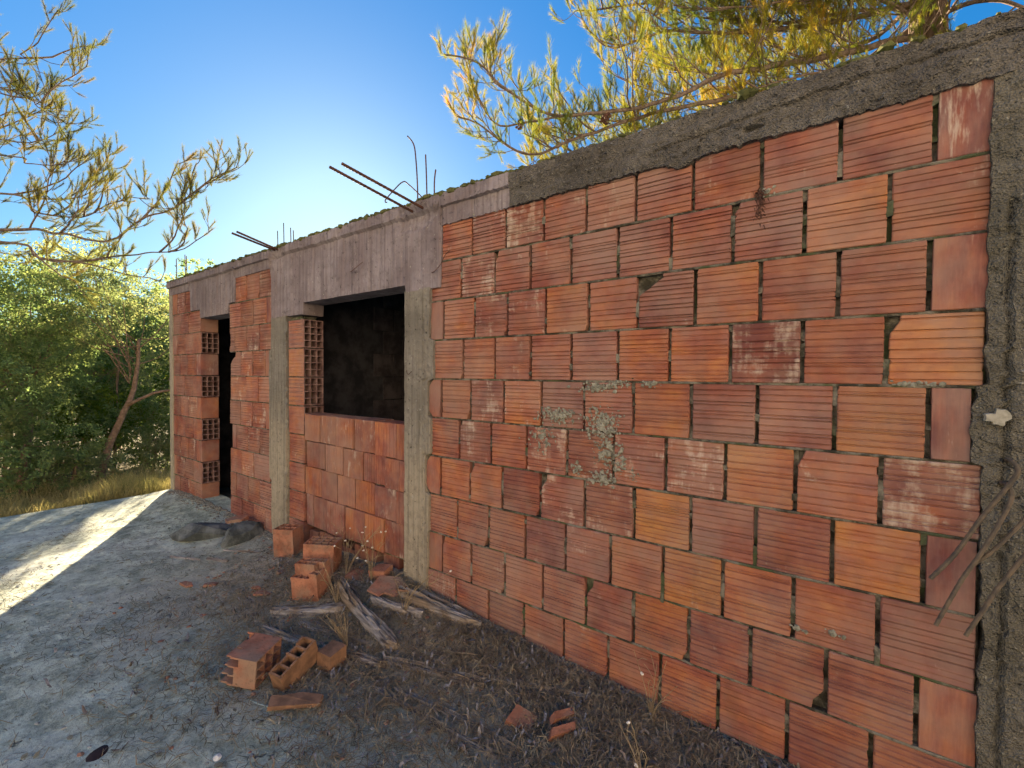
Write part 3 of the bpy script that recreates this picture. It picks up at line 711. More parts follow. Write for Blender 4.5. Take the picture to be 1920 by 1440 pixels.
# --- crust of moss and crumbs along the roof edge, lichen on the wall
def mosspos(r):
    x = r.uniform(-7.2, .4) if r.random() < .25 else r.uniform(-7.2, -1.6)
    return (x, r.uniform(-.025, .09), 2.806 + .016 * noise.noise(Vector((x * 5, 0, 0))))
tag(bpart('moss_crust', mesh('moss_crust', *lumps(3600, mosspos, lambda r: r.choice([.008, .012, .016, .024, .03]) * r.uniform(.6, 1.2), 3), M_MOSS)), kind='stuff')
LZ = [(-1.27, 1.40, .10, .04, 90), (-1.0, 1.38, .09, .07, 150), (-1.02, 1.56, .11, .02, 60), (-1.38, 1.27, .08, .06, 50), (-.99, 1.25, .05, .10, 90), (-1.0, 1.09, .07, .03, 70), (-1.15, 1.12, .03, .02, 20),
      (-.92, 1.585, .05, .012, 25), (-.76, 1.585, .04, .012, 22), (-.9, 1.2, .03, .06, 25), (-.83, 1.13, .03, .03, 12), (-.13, .60, .03, .01, 14), (-.02, .62, .025, .008, 10), (.2, 1.6, .06, .006, 14), (-1.9, 2.62, .3, .01, 30), (-.27, 2.39, .02, .02, 10), (.36, 1.48, .02, .03, 6)]
V, F = [], []
for i, (x, z, sx, sz, n) in enumerate(LZ):
    v, f = lumps(int(n * 2.3), lambda r: (r.gauss(x, sx * .55), -.004, r.gauss(z, sz * .55)), lambda r: r.choice([.002, .003, .004, .006, .009]), 50 + i, 1., .45)
    b = len(V); V += v; F += [tuple(k + b for k in q) for q in f]
tag(bpart('lichen_crust', mesh('lichen_crust', V, F, M_LICHEN)), kind='stuff')

V = []
for i in range(90):
    c = Vector((-.297 + random.gauss(0, .012), random.uniform(-.03, 0), 2.40 - abs(random.gauss(0, .06)))); d = Vector((random.gauss(0, .4), random.gauss(0, .3), -1)).normalized() * random.uniform(.012, .03); q = d.cross(Vector((random.random(), 1, random.random()))).normalized() * .003
    V += [c - q, c + q, c + d]
tag(bpart('hanging_debris', mesh('hanging_debris', V, [(i, i + 1, i + 2) for i in range(0, 270, 3)], M_RUST)), kind='stuff')
# ------------------------------------------------------------------ loose things on the ground
def put(name, me, loc, rot=(0, 0, 0), label=None, cat=None, group=None, color=None):
    o = link(name, me, None, loc, rot)
    tag(o, label, cat, group)
    if color: o.color = (*color, 1)
    return o
HL = lambda *a, **k: hollow(*a, **k)
put('hollow_brick', HL(3, sx=.19, sy=.14, nx=3, ny=2, L=.26), (-3.82, -.17, gz(-3.8, -.17) - .03), (.03, -.03, radians(25)), 'upright hollow brick nearest the dark column foot, holes facing up', 'brick', 'hollow bricks stood on end by the wall')
put('hollow_brick', HL(4, sx=.23, sy=.16, L=.27), (-3.20, -.24, gz(-3.1, -.25) - .03), (.02, .04, radians(35)), 'upright hollow brick with twelve square holes, behind the broken pale-edged one', 'brick', 'hollow bricks stood on end by the wall')
put('hollow_brick', hollow(9, sx=.24, sy=.18, L=.25), (-5.62, .22, .14), (radians(90), 0, radians(70)), 'hollow brick lying in the dark doorway on the door step', 'brick')
def hfC(x, y, i, j):
    if j <= 1: return .185 + .03 * (i > 5)
    if i >= 7 and j < 4: return .22
    return .262
put('hollow_brick', HL(5, nx=4, ny=3, sx=.21, sy=.15, L=.262, hf=hfC, jag=.006), (-3.02, -.42, gz(-2.9, -.4) - .045), (.05, -.05, radians(22)), 'upright hollow brick with its front shell broken down and a whitish left edge', 'brick', 'hollow bricks stood on end by the wall')
def hf5(x, y, i, j): return .20 - (.07 * abs(sin(j * 1.9 + 1)) if y < .1 else 0) - (.03 if i % 2 else 0)
put('broken_brick', HL(6, nx=3, ny=3, sx=.15, sy=.21, L=.2, hf=hf5, jag=.02), (-2.44, -1.0, .085), (radians(12), radians(-84), radians(18)), 'broken brick lying on its side with a jagged open end, left of the ladder-like fragment', 'brick')
def hf6(x, y, i, j): return .075 + .02 * sin(i)
put('broken_brick', HL(7, nx=1, ny=4, sx=.085, sy=.23, L=.14, hf=lambda x, y, i, j: .13 + .006 * sin(j * 2), jag=.004, mat=M_DIRTY, wt=.011), (-2.33, -.90, .02), (radians(20), radians(6), radians(14)), 'ochre ladder-like brick fragment with one row of four open cells', 'brick')
def shard(name, pts, th, loc, rot, mat, label, cat='brick shard', group=None, seed=0):
    r = random.Random(seed); n = len(pts); V = [(x, y, r.uniform(-.003, .003)) for x, y in pts] + [(x * .96, y * .96, th + r.uniform(-.003, .003)) for x, y in pts]
    F = [tuple(range(n))[::-1], tuple(range(n, 2 * n))] + [(i, (i + 1) % n, n + (i + 1) % n, n + i) for i in range(n)]
    return put(name, mesh(name, V, F, mat), loc, rot, label, cat, group, (.4, .2, .6))
shard('brick_stub', [(-.05, -.06), (.05, -.07), (.06, .05), (-.04, .06)], .10, (-2.27, -.74, .01), (.05, .05, .3), M_DIRTY, 'ochre brick stub just behind the ladder-like fragment', seed=44)
shard('brick_slip', [(-.12, -.035), (.12, -.04), (.125, .02), (.02, .045), (-.06, .03), (-.125, .035)], .018, (-2.13, -1.02, .02), (.15, .05, radians(48)), M_DIRTY, 'flat muddy strip of broken brick lying in front of the ladder-like fragment', seed=1)
shard('tile_shard', [(-.12, -.08), (-.02, -.11), (.0, -.07), (.09, -.09), (.13, .03), (.05, .10), (-.10, .08)], .012, (-2.50, -.17, .165), (.25, .12, .5), M_LOOSE, 'jagged orange brick shell lying at the foot of the pale column', seed=2)
shard('tile_shard', [(-.10, -.05), (.0, -.08), (.08, -.06), (.11, .04), (-.02, .08), (-.09, .05)], .012, (-2.36, -.10, .15), (-.2, .3, 1.1), M_DIRTY, 'darker brick shell tucked between the orange one and the pale column', seed=3)
shard('brick_stub', [(-.10, -.05), (.08, -.07), (.10, .05), (-.08, .06)], .09, (-2.86, -.14, .06), (.1, .05, .3), M_LOOSE, 'dull pink brick stub in the dry weeds behind the old log', seed=4)
shard('brick_stub', [(-.07, -.06), (.07, -.05), (.06, .06), (-.06, .05)], .14, (-2.68, -.07, .08), (.1, -.1, .2), M_LOOSE, 'dull pink brick piece leaning on the wall left of the pale column', seed=14)
shard('tile_shard', [(-.13, -.05), (-.03, -.09), (.06, -.04), (.13, -.05), (.1, .05), (-.08, .06)], .03, (-4.90, -.13, .14), (.15, -.1, .2), M_LOOSE, 'flat brick piece resting on the back of the grey rock', seed=5)
for i, (x, y, s, rz, lab) in enumerate([(-4.01, -.86, .055, .3, 'leftmost small red brick chip on the grey yard'), (-3.85, -.76, .05, 1.2, 'small red brick chip right beside the leftmost one'), (-3.49, -.59, .035, .5, 'tiny dark red brick chip left of the pale elongated chip'),
      (-3.37, -.60, .06, .9, 'pale pink elongated brick chip before the upright bricks'), (-3.55, -.38, .045, 2., 'dark red chip standing up near the upright bricks')]):
    shard('brick_chip', [(-s, -s * .4), (s * .6, -s * .5), (s, .1 * s), (.2 * s, s * .5), (-s * .8, s * .3)], .016, (x, y, gz(x, y) + .003), (.1, .15, rz), M_LOOSE, lab, 'brick chip', 'brick chips scattered on the yard', i + 20)
shard('brick_chip', [(-.07, -.04), (.05, -.05), (.07, .03), (-.04, .05)], .03, (-1.18, -.46, .02), (.3, .2, .4), M_LOOSE, 'blunt reddish brick lump in the straw, left of two standing slivers', 'brick chip', 'brick chips scattered on the yard', 31)
shard('brick_chip', [(-.07, -.012), (.06, -.02), (.075, .01), (-.05, .02)], .05, (-1.04, -.36, .03), (.5, .2, 1.35), M_LOOSE, 'upper of two red brick slivers standing in the straw', 'brick chip', 'brick chips scattered on the yard', 32)
shard('brick_chip', [(-.08, -.012), (.06, -.02), (.075, .01), (-.05, .02)], .045, (-1.0, -.42, .02), (.5, .1, 1.2), M_LOOSE, 'lower of two red brick slivers standing in the straw', 'brick chip', 'brick chips scattered on the yard', 33)

def plank(pts, w, th, seed, label, round_=False, name='old_plank'):
    r = random.Random(seed); P = resample(pts, .025); n = len(P); nv = 12; V, F = [], []
    c0 = Vector(P[n // 2]); c0.z = min(p.z for p in P)
    for i, p in enumerate(P):
        t = (P[min(i + 1, n - 1)] - P[max(i - 1, 0)]).normalized(); s = Vector((-t.y, t.x, 0)).normalized(); u = i / (n - 1)
        ww = w * (1 - .25 * noise.noise(Vector((u * 5, seed, 0)))) * min(1, .45 + 6 * u, .45 + 6 * (1 - u))
        for j in range(nv + 1):
            q = j / nv * 2 - 1
            g = -.9 * th * (noise.noise(Vector((u * 6, q * 3, seed + 20))) > .22) + .5 * th * noise.noise(Vector((u * 2, q * 7, seed))) + .25 * th * noise.noise(Vector((u * 9, q * 16, seed)))
            hh = th * (math.sqrt(max(0, 1 - q * q)) if round_ else min(1, 5 * (1 - abs(q)))) + g
            V.append(p + s * (q * ww / 2 + .08 * w * noise.noise(Vector((u * 8, j, seed)))) + Vector((0, 0, hh)) - c0)
        V.append(p + s * ww / 2 - c0 - Vector((0, 0, .02))); V.append(p - s * ww / 2 - c0 - Vector((0, 0, .02)))
    k = nv + 3
    for i in range(n - 1):
        for j in range(k): F.append((i * k + j, i * k + (j + 1) % k, (i + 1) * k + (j + 1) % k, (i + 1) * k + j))
    F.append(tuple(range(k))); F.append(tuple((n - 1) * k + j for j in range(k))[::-1])
    F = [tuple(reversed(f)) for f in F]
    me = mesh(name, V, F, M_WOOD)
    # turn the wood grain along the piece: mesh x axis = plank axis
    a = P[-1] - P[0]; ang = math.atan2(a.y, a.x); me.transform(Matrix.Rotation(-ang, 4, 'Z'))
    return put(name, me, c0, (0, 0, ang), label, 'plank' if name == 'old_plank' else 'log')
def gp(x, y, h=.0): return (x, y, gz(x, y) + h - .006)
plank([gp(-2.86, -.30, .05), gp(-2.5, -.40, .045), gp(-2.05, -.47, .01)], .09, .04, 1, 'thick grey rotten log pointing at the viewer beside the orange brick shell', True, 'old_log')
plank([gp(-3.08, -.68), gp(-2.85, -.55, .01), gp(-2.62, -.40, .01)], .085, .03, 2, 'dark split plank lying left of the thick log')
plank([gp(-2.93, -.80), gp(-2.5, -.72), gp(-2.0, -.58)], .06, .03, 3, 'narrow split plank running from the broken brick towards the log tip')
plank([gp(-2.80, -.64), gp(-2.5, -.58), gp(-2.2, -.52)], .05, .02, 13, 'short weathered slat between the narrow split plank and the log')
plank([gp(-2.05, -.56), gp(-1.75, -.47), gp(-1.45, -.40)], .06, .025, 4, 'grey plank half sunk in straw beyond the log tip')
plank([gp(-2.40, -.16, .03), gp(-2.1, -.13, .02), gp(-1.75, -.08, .01)], .07, .035, 5, 'dark plank lying against the wall right of the pale column')
plank([gp(-2.55, -.28, .02), gp(-2.35, -.27, .02), gp(-2.12, -.2, .01)], .06, .025, 6, 'short splintered plank between thick log and orange brick shell')
plank([gp(-2.30, -.07, .02), gp(-2.0, -.05, .02), gp(-1.85, -.04, .01)], .03, .02, 15, 'thin slat squeezed between wall and dark plank')
plank([gp(-1.75, -.45), gp(-1.4, -.32), gp(-1.0, -.18)], .05, .018, 7, 'long thin board in the brown straw parallel to the wall')
plank([gp(-1.83, -.66), gp(-1.5, -.62), gp(-1.08, -.60)], .035, .018, 8, 'upper of two pale laths at the front edge of the straw')
plank([gp(-1.95, -.72), gp(-1.5, -.70), gp(-1.15, -.68)], .03, .015, 9, 'lower of two pale laths at the front edge of the straw')
plank([gp(-4.42, -.58), gp(-4.33, -.54), gp(-4.2, -.5)], .045, .018, 10, 'short pale stick lying in front of the grey rock')
plank([gp(-4.75, -.75), gp(-4.6, -.68), gp(-4.45, -.62)], .03, .012, 11, 'thin dark stick left of the short pale one')
plank([gp(-4.5, -.42), gp(-4.25, -.33), gp(-4.1, -.28)], .025, .012, 12, 'thin dark stick just right of the grey rock')
def rock(name, loc, s, seed, mat, label, cat='rock', sub=4, rg=1.):
    import bmesh
    bm = bmesh.new(); rr = random.Random(int(seed * 10)); npt = 26 if rg > .5 else 90
    for _ in range(npt):
        d = Vector((rr.gauss(0, 1), rr.gauss(0, 1), rr.gauss(0, 1))).normalized() * rr.uniform(.8, 1.0); bm.verts.new((d.x * s[0], d.y * s[1], max(-.4, d.z) * s[2]))
    h_ = bmesh.ops.convex_hull(bm, input=bm.verts); bmesh.ops.delete(bm, geom=[g for g in h_['geom_interior'] if isinstance(g, bmesh.types.BMVert)], context='VERTS')
    if rg > .5:
        bmesh.ops.subdivide_edges(bm, edges=bm.edges[:], cuts=5, use_grid_fill=True)
        for v in bm.verts:
            p = v.co * 9 + Vector((seed, 0, 0)); v.co = v.co * (1 + .10 * noise.fractal(p, .8, 2, 4))
    me = bpy.data.meshes.new(name); bm.to_mesh(me); bm.free(); me.materials.append(mat)
    return put(name, me, loc, (0, 0, seed * .7), label, cat)
rock('rock', gp(-5.0, -.40, .03), (.31, .17, .13), 1.0, M_ROCK, 'larger left grey rock lying before the column between door and window')
rock('rock', gp(-4.62, -.20, .03), (.27, .15, .15), 2.6, M_ROCK, 'darker right rock touching the larger grey one, nearer the column')
rock('flat_stone', gp(-2.53, -1.67, .002), (.055, .04, .012), 3.3, M_DARKST, 'flat near-black oval stone on the pale yard at the lower left', 'stone', 2, .25)
rock('pebble', gp(-2.11, -1.37, .005), (.022, .018, .014), 4.3, M_FLOWER, 'single round whitish pebble right of the near-black stone', 'pebble', 2, .25)
st = [gp(-2.72, -1.0, .10), gp(-2.74, -1.05, .02), gp(-2.62, -1.12, .006), gp(-2.46, -1.15, .006), gp(-2.3, -1.12, .006), gp(-2.2, -1.09, .01)]
o = link('string', mesh('string', *tubes([(resample(st, .02), .0028)], 6), M_STRING)); tag(o, 'pale blue string curling on the ground round the broken bricks', 'string')

# dry weeds with white heads
def weed(x, y, h, n, seed, label, heads=4, lean=(0, 0)):
    r = random.Random(seed); e = empty('dry_weed', gp(x, y, -.01)); tag(e, label, 'weed', 'dry weeds by the wall')
    P, tips = [], []
    for i in range(n):
        a = r.uniform(0, 2 * pi); l = h * r.uniform(.5, 1.05); sp = r.uniform(.15, .6)
        dx, dy = cos(a) * sp * l + lean[0] * l, sin(a) * sp * l + lean[1] * l
        pts = resample([(0, 0, 0), (dx * .3, dy * .3, l * .45), (dx, dy, l)], .03); P.append((pts, [.0022 * (1 - .6 * k / len(pts)) for k in range(len(pts))])); tips.append(pts[-1])
        for _ in range(2):
            q = pts[int(len(pts) * r.uniform(.45, .8))]; d = Vector((r.uniform(-1, 1), r.uniform(-1, 1), r.uniform(.2, 1))).normalized() * l * r.uniform(.15, .35)
            P.append(([q, q + d * .5 + Vector((0, 0, .01)), q + d], .0012)); tips.append(q + d)
    link('stems', mesh('stems', *tubes(P, 4), M_STRAW), e); r.shuffle(tips)
    for q in tips[:heads]:
        v, f = lumps(3, lambda r: (q[0] + r.uniform(-.004, .004), q[1] + r.uniform(-.004, .004), q[2] + r.uniform(-.003, .003)), lambda r: .0065, int(q[0] * 999)); link('flower_head', mesh('flower_head', v, f, M_FLOWER), e)
    return e
weed(-2.95, -.20, .42, 9, 1, 'tallest dry weed with white heads before the low wall under the window', 7, (.2, .1))
weed(-2.70, -.16, .36, 8, 2, 'dry weed with white heads between the brick stub and the orange shell', 6)
weed(-3.3, -.13, .28, 7, 3, 'small dry weed against the broken bottom bricks behind the upright bricks', 3)
weed(-2.72, -.42, .30, 10, 4, 'tangled straw-coloured weed in front of the broken upright brick', 0, (-.3, 0))
weed(-2.25, -.25, .38, 8, 5, 'leaning dry weed with bare arching stems beside the dark plank', 1, (.6, -.1))
weed(-2.3, -.62, .26, 12, 6, 'sprawling dry weed beside the narrow split plank', 0, (-.4, -.2))
weed(-.70, -.10, .33, 7, 7, 'sparse dry weed at the wall foot in the lower middle', 1, (.3, -.2))
weed(-.62, -.42, .26, 8, 8, 'low dry weed in the straw nearest the viewer', 2, (-.2, -.3))

# litter: straws, pine needles, twigs, flakes and pebbles nobody could count
def strips(name, n, pos, ln, wd, mat, seed, lift=.012, curl=.35, label=None, cat=None):
    r = np.random.default_rng(seed); P = np.array([pos(r) for _ in range(n)]); a = r.uniform(0, 2 * pi, n); L = ln(r, n); w = wd * r.uniform(.6, 1.4, n)
    d = np.stack([np.cos(a), np.sin(a)], 1); s = np.stack([-d[:, 1], d[:, 0]], 1); c = r.normal(0, curl, n) * L
    z0 = np.array([gz(x, y) for x, y in P]); zl = r.uniform(0, 1, (n, 4)) ** 2 * lift * 2 + .003
    V = np.zeros((n, 8, 3))
    for k, t in enumerate((-.5, -.17, .17, .5)):
        ctr = P + d * (L * t)[:, None] + s * (c * (t * t * 4) * .5)[:, None]; ww = (w * (1 if k in (1, 2) else .5))[:, None]
        V[:, k * 2, :2] = ctr - s * ww; V[:, k * 2 + 1, :2] = ctr + s * ww; V[:, k * 2, 2] = V[:, k * 2 + 1, 2] = z0 + zl[:, k]
        V[:, k * 2 + 1, 2] += w * r.uniform(-1, 1, n)
    base = (np.arange(n) * 8)[:, None, None]; F = np.array([[0, 1, 3, 2], [2, 3, 5, 4], [4, 5, 7, 6]])[None] + base
    o = link(name, fastmesh(name, V.reshape(-1, 3), F.reshape(-1, 4), mat)); tag(o, label, cat, kind='stuff'); return o
def wallside(r):
    while True:
        x = r.uniform(-4.2, .9); y = -abs(r.normal(0, .62)) - .02
        if x < -2.6 and r.uniform() < (-2.6 - x) / 1.5: continue
        if noise.noise(Vector((x * 2.2, y * 3, 3))) + r.uniform(-.5, .5) > -.3: return (x, y)
def allover(r):
    while True:
        x = r.uniform(-6.5, 1.5); y = r.uniform(-3.4, -.02)
        if noise.noise(Vector((x * 1.5, y * 2, 7))) * 1.2 + r.uniform(-.6, .6) + (x + 3) * .12 > 0: return (x, y)
strips('straw_litter', 24000, wallside, lambda r, n: r.uniform(.04, .13, n), .0014, M_STRAW, 1, .018, .5, 'tangle of brown straw and pine needles along the wall foot', 'litter')
strips('needle_litter', 20000, allover, lambda r, n: r.uniform(.03, .09, n), .0012, leafy('old_needles', [(.03, .028, .022), (.10, .09, .07), (.42, .39, .32)], .1, 14, .8, 60), 2, .008, .5, 'thin grey needles strewn over the yard', 'litter')
strips('twig_litter', 260, wallside, lambda r, n: r.uniform(.08, .3, n), .0024, M_STRAW, 5, .03, .25, 'loose dry stalks lying across the litter', 'litter')
def flakes(name, n, pos, seed, mat, smin, smax, label, cat):
    r = np.random.default_rng(seed); V = np.zeros((n, 6, 3)); an = np.arange(6) / 6 * 2 * pi
    for i in range(n):
        x, y = pos(r); z = gz(x, y) + .006; s = r.uniform(smin, smax); a = r.uniform(0, 6.3); el = r.uniform(.4, .75); tx, ty = r.uniform(-.35, .35, 2)
        u = np.cos(an) * s * r.uniform(.8, 1.2, 6); v = np.sin(an) * s * el * r.uniform(.8, 1.2, 6)
        V[i, :, 0] = x + u * cos(a) - v * sin(a); V[i, :, 1] = y + u * sin(a) + v * cos(a); V[i, :, 2] = z + u * tx * .4 + v * ty * .4
    F = np.arange(n * 6).reshape(n, 6); o = link(name, fastmesh(name, V.reshape(-1, 3), F, mat)); tag(o, label, cat, kind='stuff')
flakes('fallen_leaves', 900, lambda r: (r.uniform(-6.5, 1), -abs(r.normal(0, 1.5)) - .03), 8, M_FLAKE, .006, .02, 'small dry leaves scattered over the yard', 'leaves')
r_ = np.random.default_rng(4)
V, F = lumps(2600, lambda r: (lambda x, y: (x, y, gz(x, y)))(r.uniform(-6.8, 1.2), -3.6 * r.random() ** 1.3 - .03), lambda r: r.choice([.003, .004, .006, .010]), 8, .6)
tag(link('gravel', mesh('gravel', V, F, M_PEB)), 'small stones and crumbs scattered over the yard', 'gravel', kind='stuff')

V, F = lumps(700, lambda r: (lambda x, y: (x, y, gz(x, y)))(r.gauss(-2.7, .75), -abs(r.gauss(0, .55)) - .02), lambda r: r.choice([.004, .006, .009, .014]), 9, .6)
tag(link('brick_crumbs', mesh('brick_crumbs', V, F, M_LOOSE)), 'reddish brick crumbs sprinkled round the upright bricks', 'rubble', kind='stuff')
V, F = lumps(2600, lambda r: (lambda x, y: (x, y, gz(x, y)))(r.uniform(-7, .6), -abs(r.gauss(0, .07)) + .01), lambda r: r.choice([.006, .009, .013, .02]), 10, .55)
tag(link('wall_foot_dirt', mesh('wall_foot_dirt', V, F, M_CLOD)), 'clods of dirt piled along the foot of the wall', 'dirt', kind='stuff')
strips('bark_litter', 1500, wallside, lambda r, n: r.uniform(.02, .07, n), .005, M_WOOD, 15, .02, .2, 'flakes of bark and rotten wood in the litter', 'litter')

# ------------------------------------------------------------------ vegetation
def leaf_cloud(name, pts, nrm, size, mat, parent=None, asp=.55, seed=0):
    r = np.random.default_rng(seed); n = len(pts); d = r.normal(size=(n, 3)); d /= np.linalg.norm(d, axis=1)[:, None]
    e = r.normal(size=(n, 3)) + nrm * .6; s = np.cross(d, e); s /= np.linalg.norm(s, axis=1)[:, None] + 1e-9
    L = (size * r.uniform(.6, 1.3, n))[:, None]
    V = np.stack([pts - d * L * .5, pts + s * L * asp * .5, pts + d * L * .5, pts - s * L * asp * .5], 1).reshape(-1, 3)
    return link(name, fastmesh(name, V, np.arange(n * 4).reshape(n, 4), mat), parent)
def crown_points(clumps, per, seed, thin=.0):
    r = np.random.default_rng(seed); out, nr = [], []
    for (cx, cy, cz, rx, ry, rz) in clumps:
        n = int(per * (rx * ry + ry * rz + rx * rz) / 3); d = r.normal(size=(n, 3)); d /= np.linalg.norm(d, axis=1)[:, None]
        rad = 1 - np.abs(r.normal(0, .22, n)); p = d * rad[:, None]
        # sprays: gather leaves towards random twig centres so gaps open between them
        k = max(6, n // 45); c = r.normal(size=(k, 3)); c /= np.linalg.norm(c, axis=1)[:, None]; c *= r.uniform(.65, 1.12, (k, 1)); idx = r.integers(0, k, n)
        sel = r.uniform(size=n) < .75; p[sel] = c[idx[sel]] + r.normal(0, .09, (sel.sum(), 3))
        out.append(p * [rx, ry, rz] + [cx, cy, cz]); nr.append(d)
    return np.concatenate(out), np.concatenate(nr)
def rnd_clumps(c, r, n, s, seed):
    q = random.Random(seed); out = []
    for _ in range(n):
        a, b = q.uniform(0, 2 * pi), q.uniform(-.7, 1); k = q.uniform(.35, .95) ** .6; cc = math.sqrt(max(0, 1 - b * b * .6))
        f = q.uniform(.7, 1.3) * s; out.append((c[0] + cos(a) * r[0] * k * cc, c[1] + sin(a) * r[1] * k * cc, c[2] + b * r[2] * k, f, f, f * .75))
    return out
def tree(name, base, trunk, crown, cr, ncl, cs, per, leaf, mat, label, cat, seed, tr=.07, barkmat=M_OAKBARK, group=None, extra=()):
    """base: foot; trunk: list of polylines relative to the foot"""
    e = empty(name, base); tag(e, label, cat, group)
    P = []
    for i, pl in enumerate(trunk):
        pts = resample(pl, .15); n = len(pts); r0 = tr * (1 if i == 0 else .45)
        P.append(([p + Vector((noise.noise(p * 2) * .03, noise.noise(p * 2 + Vector((5, 0, 0))) * .03, 0)) for p in pts], [r0 * (1 - .7 * k / n) for k in range(n)]))
    cl = rnd_clumps(crown, cr, ncl, cs, seed) + list(extra); q = random.Random(seed)
    top_ = Vector(trunk[0][-1])
    br = []
    for c in cl:
        a = Vector(trunk[0][-1]).lerp(Vector(trunk[0][len(trunk[0]) // 2]), q.random() * .7); b = Vector(c[:3]); mid = a.lerp(b, .5) + Vector((0, 0, -.1 * (b - a).length)) + Vector((q.uniform(-.1, .1), q.uniform(-.1, .1), 0))
        pts = resample([a, mid, b], .2); br.append((pts, [tr * .15 * (1 - .75 * k / len(pts)) for k in range(len(pts))]))
    link('trunk', mesh('trunk', *tubes(P, 8), barkmat, True), e)
    tag(link('branches', mesh('branches', *tubes(br, 5), barkmat, True), e))
    p, nr = crown_points(cl, per, seed); leaf_cloud('crown', p, nr, leaf, mat, e, seed=seed)
    return e
g_ = lambda x, y: (x, y, lowz(x, y) - .05)
# leaning tree beside the house corner
tree('leaning_tree', g_(-10.2, -.15), [[(0, 0, 0), (.02, .12, .6), (0, .36, 1.3), (-.05, .52, 1.7), (-.1, .6, 2.6)], [(0, .40, 1.40), (.1, .75, 1.62), (.2, 1.2, 1.70)]], (-.1, .4, 3.1), (1.0, 1.1, .85), 16, .48, 5200, .045, M_LEAF2,
     'small tree with a reddish leaning trunk beside the house corner', 'tree', 3, .07)
tree('bushy_tree', g_(-10.0, -2.2), [[(0, 0, 0), (.05, .1, 1), (0, .1, 2.2)]], (0, .15, 2.0), (1.0, 1.15, 1.9), 26, .5, 5200, .045, M_LEAF, 'dense dark green bushy tree at the left edge of the picture', 'tree', 5, .08)
tree('bushy_tree', g_(-10.9, -.95), [[(0, 0, 0), (-.1, .1, 1.2), (0, .0, 2.4)]], (0, 0, 2.3), (.9, .9, 1.7), 20, .48, 4800, .045, M_LEAF, 'rounded dark tree between the left edge tree and the leaning trunk', 'tree', 6, .08)
tree('undergrowth_bush', g_(-9.7, -1.15), [[(0, 0, 0), (0, .1, .5), (.1, .1, .9)]], (0, 0, .75), (.6, .75, .6), 12, .38, 5200, .04, M_LEAF, 'low bush growing in front of the rounded dark tree', 'bush', 7, .03)
tree('undergrowth_bush', g_(-10.9, .75), [[(0, 0, 0), (0, .1, .4), (.1, .1, .8)]], (0, 0, .55), (.5, .6, .5), 10, .34, 4800, .04, M_LEAF2, 'low olive bush beside the house corner under the leaning tree', 'bush', 8, .03)
tree('sunlit_shrub', g_(-13.2, 1.3), [[(0, 0, 0), (0, .1, .8), (.1, .1, 1.6)]], (0, .1, 1.9), (.9, 1.0, 1.1), 14, .45, 2600, .06, M_LEAF3, 'bright yellow-green shrub glowing beside the house corner behind the leaning tree', 'shrub', 9, .05)
tree('forest_tree', g_(-14.5, -.6), [[(0, 0, 0), (.1, .1, 1.6), (0, .2, 3.2)]], (0, .2, 3.3), (1.3, 1.3, 1.5), 18, .62, 2200, .075, M_LEAF, 'round-topped tree rising behind the leaning tree against the sky', 'tree', 10, .12)
tree('forest_tree', g_(-15.5, -3.0), [[(0, 0, 0), (.1, .1, 1.8), (0, .2, 3.4)]], (0, .2, 3.0), (1.5, 1.5, 2.0), 20, .7, 2000, .08, M_LEAF3, 'tall pale green tree behind the one at the left edge', 'tree', 11, .12)
tree('forest_tree', g_(-17, 1.6), [[(0, 0, 0), (.1, .1, 1.6), (0, .2, 3.0)]], (0, .2, 2.7), (1.6, 1.7, 1.7), 18, .75, 1500, .09, M_LEAF, 'far tree showing in the gap right of the leaning trunk', 'tree', 12, .12)
tree('forest_tree', g_(-22, -1.5), [[(0, 0, 0), (.1, .1, 1.8), (0, .2, 3.4)]], (0, .2, 3.2), (2.8, 3.2, 2.2), 26, 1.1, 800, .12, M_LEAF3, 'farthest broad tree closing the view between the nearer trees', 'tree', 13, .15)
tree('bushy_tree', g_(-9.3, -4.2), [[(0, 0, 0), (.05, .1, 1), (0, .1, 2.2)]], (0, .15, 2.0), (1.2, 1.2, 1.9), 18, .55, 3000, .05, M_LEAF, 'bushy tree just outside the left edge of the picture', 'tree', 15, .08)
